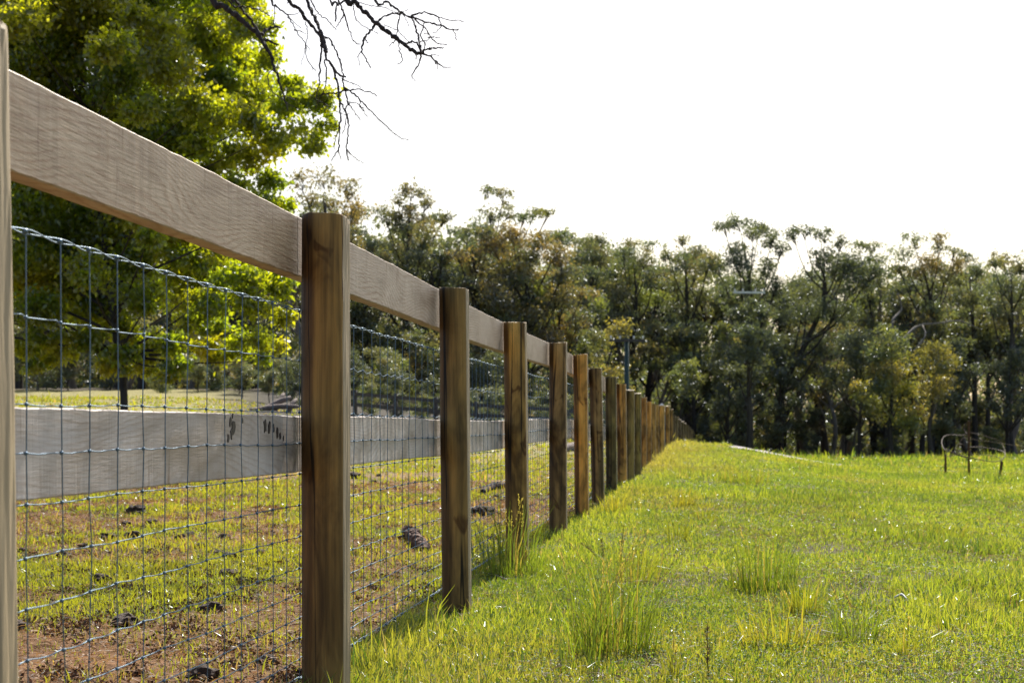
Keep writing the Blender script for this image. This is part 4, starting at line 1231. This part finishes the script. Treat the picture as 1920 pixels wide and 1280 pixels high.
# ------------------------------------------------------------------ dead branches hanging in at the top
dead = empty('dead_tree', (-5.2, 12.2, float(ground(-5.2, 12.2))), 'bare dead tree whose dark leafless branches hang in at the top of the photo', 'tree')
dl = np.array(dead.location)
mt = MB()
trunkP = np.array([(-5.2, 12.2, float(ground(-5.2, 12.2)) - .2), (-5.25, 12.25, 1.6), (-5.1, 12.2, 3.4), (-4.6, 12.1, 4.8), (-3.6, 12.0, 5.5), (-2.6, 11.9, 5.55), (-1.8, 11.7, 5.35), (-1.1, 11.6, 5.2)]) - dl
P, R = catmull(trunkP, [.2, .17, .15, .12, .09, .07, .055, .03], .15)
mt2 = MB(); tube(mt2, P, R, 10); mt2.obj('trunk', M_DEAD, dead, True)
BR = {  # crop pixel polylines (x, y), start radius, end radius; crop scale 3.84, origin (380, 0)
 'A': ([(60, -30), (140, 40), (250, 120), (330, 190), (410, 260), (440, 320), (490, 400), (515, 490), (545, 560), (570, 660), (595, 740), (620, 800)], 26, 4, -2.75),
 'A1': ([(200, -40), (230, -10), (280, 70), (350, 150), (415, 245)], 11, 11, 0), 'A2': ([(425, 250), (455, 220), (500, 200), (555, 190)], 15, 8, 0), 'A3': ([(440, 280), (490, 305), (548, 326)], 13, 6, 0),
 'A4': ([(515, 490), (470, 545), (490, 640), (560, 710), (640, 760), (740, 810)], 4, 2, 0), 'A5': ([(530, 505), (550, 530), (572, 546)], 4, 2, 0), 'A6': ([(595, 700), (630, 705), (670, 722)], 3, 2, 0), 'A7': ([(170, -30), (300, 45), (400, 70), (480, 115)], 7, 4, 0), 'A8': ([(512, 488), (540, 490), (566, 496)], 3, 2, 0),
 'B': ([(480, -40), (520, 40), (600, 100), (660, 200), (720, 290), (772, 360)], 9, 3, -2.1), 'B1': ([(605, 103), (650, 108), (690, 95)], 4, 2, 0), 'B2': ([(612, 110), (660, 165), (710, 205)], 4, 3, 0), 'B3': ([(660, 215), (700, 225), (742, 242)], 5, 3, 0),
 'B4': ([(740, 325), (750, 420), (790, 490), (822, 517)], 5, 3, 0), 'B5': ([(745, 160), (755, 260), (735, 360), (708, 470)], 5, 3, 0), 'B6': ([(520, 40), (518, 110), (510, 180)], 4, 3, 0),
 'C': ([(600, -40), (680, 50), (740, 130), (790, 190), (830, 240), (860, 300), (880, 380), (900, 430), (940, 490), (990, 545), (1032, 552)], 15, 8, -1.75), 'C0': ([(735, -40), (790, 90), (830, 180), (870, 280), (890, 380)], 13, 14, -1.6),
 'C1': ([(850, 260), (857, 350), (846, 440), (840, 560), (838, 610), (810, 722)], 11, 4, 0), 'C2': ([(885, 430), (888, 600), (850, 700), (808, 790)], 7, 3, 0),
 'C3': ([(870, 262), (920, 290), (960, 370), (990, 450), (1010, 540), (1020, 640), (1047, 730), (1036, 770), (1020, 802)], 9, 5, 0),
 'C4': ([(935, 480), (960, 560), (977, 640), (985, 720), (992, 820), (985, 940), (976, 1080), (945, 1120), (924, 1162)], 11, 4, 0), 'C5': ([(976, 1080), (985, 1110), (998, 1147)], 5, 3, 0), 'C6': ([(990, 890), (965, 980), (950, 1030), (946, 1075)], 5, 3, 0),
 'C7': ([(1000, 745), (1040, 830), (1050, 920), (1040, 1020), (1038, 1100), (1050, 1157)], 8, 5, 0), 'C8': ([(1040, 1080), (1065, 1110), (1100, 1140), (1157, 1174)], 5, 3, 0), 'C9': ([(1032, 830), (1025, 930), (1000, 970)], 5, 3, 0),
 'Ca': ([(1018, 630), (1090, 680), (1140, 730), (1200, 790), (1290, 880), (1380, 960), (1440, 1000), (1485, 1005)], 8, 3, 0), 'Cb': ([(1000, 560), (1040, 590), (1090, 600), (1146, 636)], 6, 3, 0),
 'Cc': ([(860, 680), (960, 670), (1080, 645), (1160, 655), (1220, 670), (1252, 700)], 8, 4, 0), 'Cd': ([(1045, 735), (1110, 745), (1160, 790), (1166, 820), (1190, 843)], 5, 3, 0), 'Ce': ([(1050, 742), (1095, 810), (1137, 864)], 5, 3, 0),
 'Cf': ([(770, -30), (830, 90), (900, 150), (962, 218)], 6, 4, 0), 'Cg': ([(815, 715), (900, 760), (1000, 820), (1062, 822)], 4, 3, 0), 'Ch': ([(1140, 735), (1130, 765), (1160, 800)], 4, 3, 0),
 'D': ([(1010, -50), (1100, 20), (1170, 90), (1250, 170), (1340, 240), (1440, 310), (1520, 370), (1585, 392)], 22, 14, -1.15),
 'D1': ([(1030, 5), (985, 35), (955, 80), (955, 157)], 10, 7, 0), 'D2': ([(970, -30), (1020, 100), (1050, 200), (1080, 280), (1100, 310), (1136, 319)], 8, 4, 0), 'D3': ([(1020, 105), (990, 150), (965, 197)], 6, 4, 0), 'D4': ([(905, -20), (950, 10), (985, 42)], 8, 8, 0),
 'D5': ([(1085, 25), (1100, 130), (1160, 190), (1262, 242)], 5, 3, 0), 'D6': ([(1120, 20), (1220, 45), (1300, 52), (1400, 92), (1482, 72)], 5, 3, 0), 'D7': ([(1220, -30), (1330, 15), (1400, 70), (1450, 105), (1500, 125), (1600, 155), (1700, 180), (1800, 215), (1845, 212)], 11, 6, -.6),
 'D8': ([(1800, 215), (1818, 245), (1832, 292)], 6, 4, 0), 'D9': ([(1495, 118), (1580, 95), (1640, 100), (1700, 125), (1790, 145), (1885, 155)], 8, 4, 0), 'Da': ([(1245, 165), (1310, 118), (1380, 98), (1430, 105)], 9, 8, 0),
 'Db': ([(1250, 172), (1180, 250), (1150, 330), (1145, 368), (1175, 430), (1211, 488)], 9, 5, 0), 'Dc': ([(1144, 365), (1120, 410), (1134, 482)], 5, 3, 0), 'Dd': ([(1178, 255), (1176, 290), (1192, 311)], 6, 4, 0),
 'De': ([(1420, 98), (1402, 200), (1396, 270), (1425, 370), (1437, 440), (1400, 466)], 7, 4, 0), 'Df': ([(1396, 285), (1365, 310), (1340, 342)], 5, 3, 0), 'Dg': ([(1500, 120), (1540, 220), (1560, 300), (1572, 385)], 8, 8, 0),
 'Dh': ([(1520, 140), (1600, 200), (1640, 270), (1700, 315), (1757, 320)], 7, 4, 0), 'Di': ([(1600, 155), (1570, 260), (1600, 310), (1592, 385)], 6, 5, 0), 'Dj': ([(1450, 325), (1510, 302), (1550, 330), (1576, 392)], 8, 8, 0),
 'Dk': ([(1575, 365), (1650, 350), (1735, 342)], 8, 5, 0), 'Dl': ([(1585, 385), (1640, 410), (1680, 445), (1735, 485), (1792, 480)], 10, 4, 0), 'Dm': ([(1640, 400), (1670, 395), (1706, 406)], 5, 3, 0),
 'Dn': ([(1575, 390), (1555, 470), (1510, 540), (1532, 587)], 8, 4, 0), 'Do': ([(1700, 135), (1715, 190), (1690, 225), (1645, 240)], 5, 3, 0), 'Dp': ([(1680, 450), (1690, 480), (1695, 512)], 5, 3, 0), 'Dq': ([(1300, 178), (1400, 220), (1450, 270), (1520, 330)], 4, 3, 0),
 'Dr': ([(1536, 375), (1538, 400), (1538, 425)], 6, 4, 0), 'Ds': ([(1560, 300), (1620, 290), (1640, 260), (1590, 240)], 4, 3, 0), 'Dt': ([(1620, 270), (1660, 268), (1708, 276)], 4, 3, 0), 'Du': ([(1440, 105), (1470, 150), (1485, 190)], 4, 3, 0)}
rb = np.random.default_rng(6)
fam_depth = {'A': 11.9, 'B': 11.6, 'C': 11.3, 'D': 10.9}
fam = {}
for nm, (pl, ra, rb_, bough) in BR.items():
    f0 = nm[0]; mbf = fam.setdefault(f0, MB())
    Y0 = fam_depth[f0]
    n = len(pl); wob = 0 if len(nm) == 1 else rb.uniform(-.35, .35)
    w = []
    for i, (cx_, cy_) in enumerate(pl):
        Yd = Y0 - .02 * i + wob * (i / max(1, n - 1))
        w.append(np.array(px(380 + cx_ / 3.84, cy_ / 3.84, Yd)))
    rad = np.linspace(ra, rb_, n) / 3.84 / F * Y0 * .95
    if bough or pl[0][1] < 0:       # carry the limb on, up to the bough above the frame
        i = int(np.argmin(np.abs(P[:, 0] + dl[0] - (w[0][0] - .7)) + (P[:, 2] < 3) * 9))
        s = P[i] + dl
        w = [s, s * .4 + w[0] * .6 + np.array([0, 0, .12])] + w
        rad = np.concatenate([[rad[0] * 1.3, rad[0] * 1.1], rad])
    Q, RR = catmull(np.array(w) - dl, rad, .018)
    m = len(Q)
    Q = Q + .0035 * rb.normal(size=(m, 3)) * np.minimum(1, RR / .006)[:, None]
    RR = np.maximum(RR, .0030) * (1 + .14 * rb.normal(size=m))
    tube(mbf, Q, RR, 6)
    # knobby spurs
    for k in range(max(1, m // 22)):
        i = rb.integers(1, m - 1); d = unit(rand_dirs(1, rb)[0] + np.array([0, 0, -.2])); L = rb.uniform(.008, .035)
        tube(mbf, [Q[i], Q[i] + d * L], [max(.0025, RR[i] * .5), .0016], 4)
for f0, mbf in fam.items():
    mbf.obj('branch', M_DEAD, dead, False)

# ------------------------------------------------------------------ power poles
def power_pole(label, x, ytop, Y, arm_px, mat, arm_mat, rz, group='power poles in front of the wood', rad=.13):
    X = (x - 960) / F * Y; zb = float(ground(X, Y)); zt = EYE + (HZ - ytop) / F * Y
    root = empty('power_pole', (X, Y, zb), label, 'power pole', group)
    mb = MB(); tube(mb, [(0, 0, -.5), (0, 0, 1), (0, 0, zt - zb)], [rad * 1.15, rad * 1.1, rad * .85], 12); mb.obj('pole', mat, root, True)
    mb = MB(); L = arm_px / F * Y; box(mb, (0, -.16, zt - zb - .12), (L, .1, .12), rz); a = mb.obj('crossarm', arm_mat, root)
    for t in (-.46, -.2, .2, .46):
        mb = MB(); cx_ = t * L * math.cos(rz); cy_ = -.16 + t * L * math.sin(rz)
        z0 = zt - zb - .06
        tube(mb, [(cx_, cy_, z0), (cx_, cy_, z0 + .05), (cx_, cy_, z0 + .09), (cx_, cy_, z0 + .13), (cx_, cy_, z0 + .17)], [.02, .05, .035, .05, .03], 10)
        mb.obj('insulator', M_CERAMIC, a, True)
    return root
power_pole('green power pole with a thin crossarm behind the far fence posts', 1175, 634, 80, 66, M_POLE, M_GREYFENCE, .1)
power_pole('dark power pole topped by a bright white crossarm before the wood', 1404, 545, 98, 60, M_DARKPOLE, M_CERAMIC, .12, rad=.075)

# ------------------------------------------------------------------ far paddock fence, log pile
ff = empty('rail_fence', (0, 50, 0), 'low dark grey post and rail fence crossing the paddock before the wood', 'fence')
pts = []
for x in np.linspace(590, 1120, 8):
    Yf = 47 + (x - 590) / 530 * 8
    X = (x - 960) / F * Yf; pts.append((X, Yf, float(ground(X, Yf))))
for (X, Yf, z) in pts:
    mb = MB(); tube(mb, [(X, Yf - 50, z - .3), (X, Yf - 50, z + .6), (X, Yf - 50, z + 1.12)], [.07, .07, .065], 8); mb.obj('post', M_GREYFENCE, ff, True)
for (a, b) in zip(pts[:-1], pts[1:]):
    for h in (.35, .68, 1.0):
        A = np.array(a) + [0, -50.09, h]; B = np.array(b) + [0, -50.09, h]; mb = MB()
        D = unit(B - A); up = np.array([0, 0, 1.0]); S = unit(np.cross(D, up)); U = np.cross(S, D)
        box(mb, (A + B) / 2, (np.linalg.norm(B - A) - .01, .035, .11), axes=np.array([D, S, U])); mb.obj('rail', M_GREYFENCE, ff)
lp = px_ground(520, 774)
pile_items = [((470, 772), (560, 762), .10), ((490, 775), (545, 745), .12), ((430, 775), (520, 770), .09), ((515, 774), (532, 738), .10), ((540, 774), (556, 748), .09), ((400, 768), (470, 774), .07)]
for i, (a, b, rr) in enumerate(pile_items):
    Yp = 53 + .4 * i
    A = np.array(px(a[0], a[1], Yp)); B = np.array(px(b[0], b[1], Yp + .6))
    Q, RR = catmull([A - A, (B - A) * .5 + [0, 0, .08], B - A], [rr, rr * .9, rr * .6], .2)
    mb = MB(); tube(mb, Q, RR * (1 + .1 * np.random.default_rng(i).normal(size=len(RR))), 7)
    o = mb.obj('log', M_LOG, None, True); o.location = A
    tag(o, ['grey log lying lowest in the dead wood heap', 'thick leaning log of the dead wood heap', 'long log at the left of the dead wood heap', 'short upright snag in the dead wood heap', 'broken snag at the right of the dead wood heap', 'thin outlying log left of the dead wood heap'][i] + ' before the wood', 'log', 'logs of the dead wood heap')

# ------------------------------------------------------------------ star pickets and coiled wire in the field
def picket(x, ybase, ytop, label, hook=False, lean=0.0):
    X, Y, z = px_ground(x, ybase)
    H = (ybase - ytop) / F * Y
    root = empty('steel_picket', (X, Y, z), label, 'steel picket', 'rusty steel pickets in the field')
    mb = MB()
    for k in range(3):      # Y section
        a = k * 2.094 + .4
        box(mb, (math.cos(a) * .014, math.sin(a) * .014, H / 2 - .15), (.03, .007, H + .3), a)
    o = mb.obj('stake', M_RUST, root); root.rotation_euler = (0, lean, 0)
    mb = MB(); tube(mb, [(0, 0, H), (-.0, 0, H + .02)], [.03, .022], 8); mb.obj('cap', M_OLDWIRE, root, True)
    return X, Y, z, H
p1 = picket(1773, 891, 853, 'short rusty picket at the left of the wire coil')
p2 = picket(1817, 894, 790, 'tall rusty picket in the middle of the wire coil')
p3 = picket(1874, 903, 866, 'short leaning rusty picket at the right of the wire coil', lean=.12)
Yc = p2[1]
mb = MB(); r = np.random.default_rng(2)
def wpts(pl, rad=.012):
    rad = rad * .62
    w = [np.array(px(x, y, Yc + dy)) for (x, y, dy) in pl]
    Q, RR = catmull(np.array(w) - w0, [rad] * len(w), .06); tube(mb, Q, RR, 5)
w0 = np.array(px(1817, 894, Yc))
wpts([(1817, 790, 0), (1810, 795, .1), (1807, 803, .2), (1812, 812, .1), (1817, 810, 0)], .016)
wpts([(1812, 815, .1), (1800, 816, .4), (1785, 815, .6), (1772, 817, .5), (1766, 826, .2), (1768, 838, -.2), (1775, 845, -.4), (1790, 850, -.5), (1805, 856, -.3), (1818, 858, 0)], .015)
wpts([(1773, 841, -.3), (1785, 846, -.5), (1800, 853, -.6), (1830, 860, -.7), (1860, 865, -.5), (1878, 862, -.2), (1885, 853, 0), (1880, 846, .3), (1865, 842, .6), (1840, 838, .7), (1817, 838, .1)], .015)
wpts([(1770, 855, .2), (1800, 853, .5), (1840, 852, .8), (1870, 856, .5), (1880, 862, .1)], .01)
wpts([(1817, 810, .05), (1850, 818, .6), (1875, 828, .8), (1884, 845, .4), (1884, 856, 0), (1876, 865, -.2)], .01)
wpts([(1812, 820, .2), (1805, 822, .3), (1800, 830, .3), (1808, 834, .2), (1797, 832, .4), (1792, 842, .3), (1802, 846, .2)], .012)
wpts([(1817, 822, .1), (1870, 830, .8), (1925, 838, 1.6)], .007)
wpts([(1884, 856, 0), (1905, 857, .4), (1930, 857, .8)], .007)
o = mb.obj('wire_coil', M_OLDWIRE, None, True); o.location = w0
tag(o, 'loose coil of old rusty wire strung over three pickets in the field', 'wire coil')

print('blades', NB, 'objects', len(bpy.data.objects))
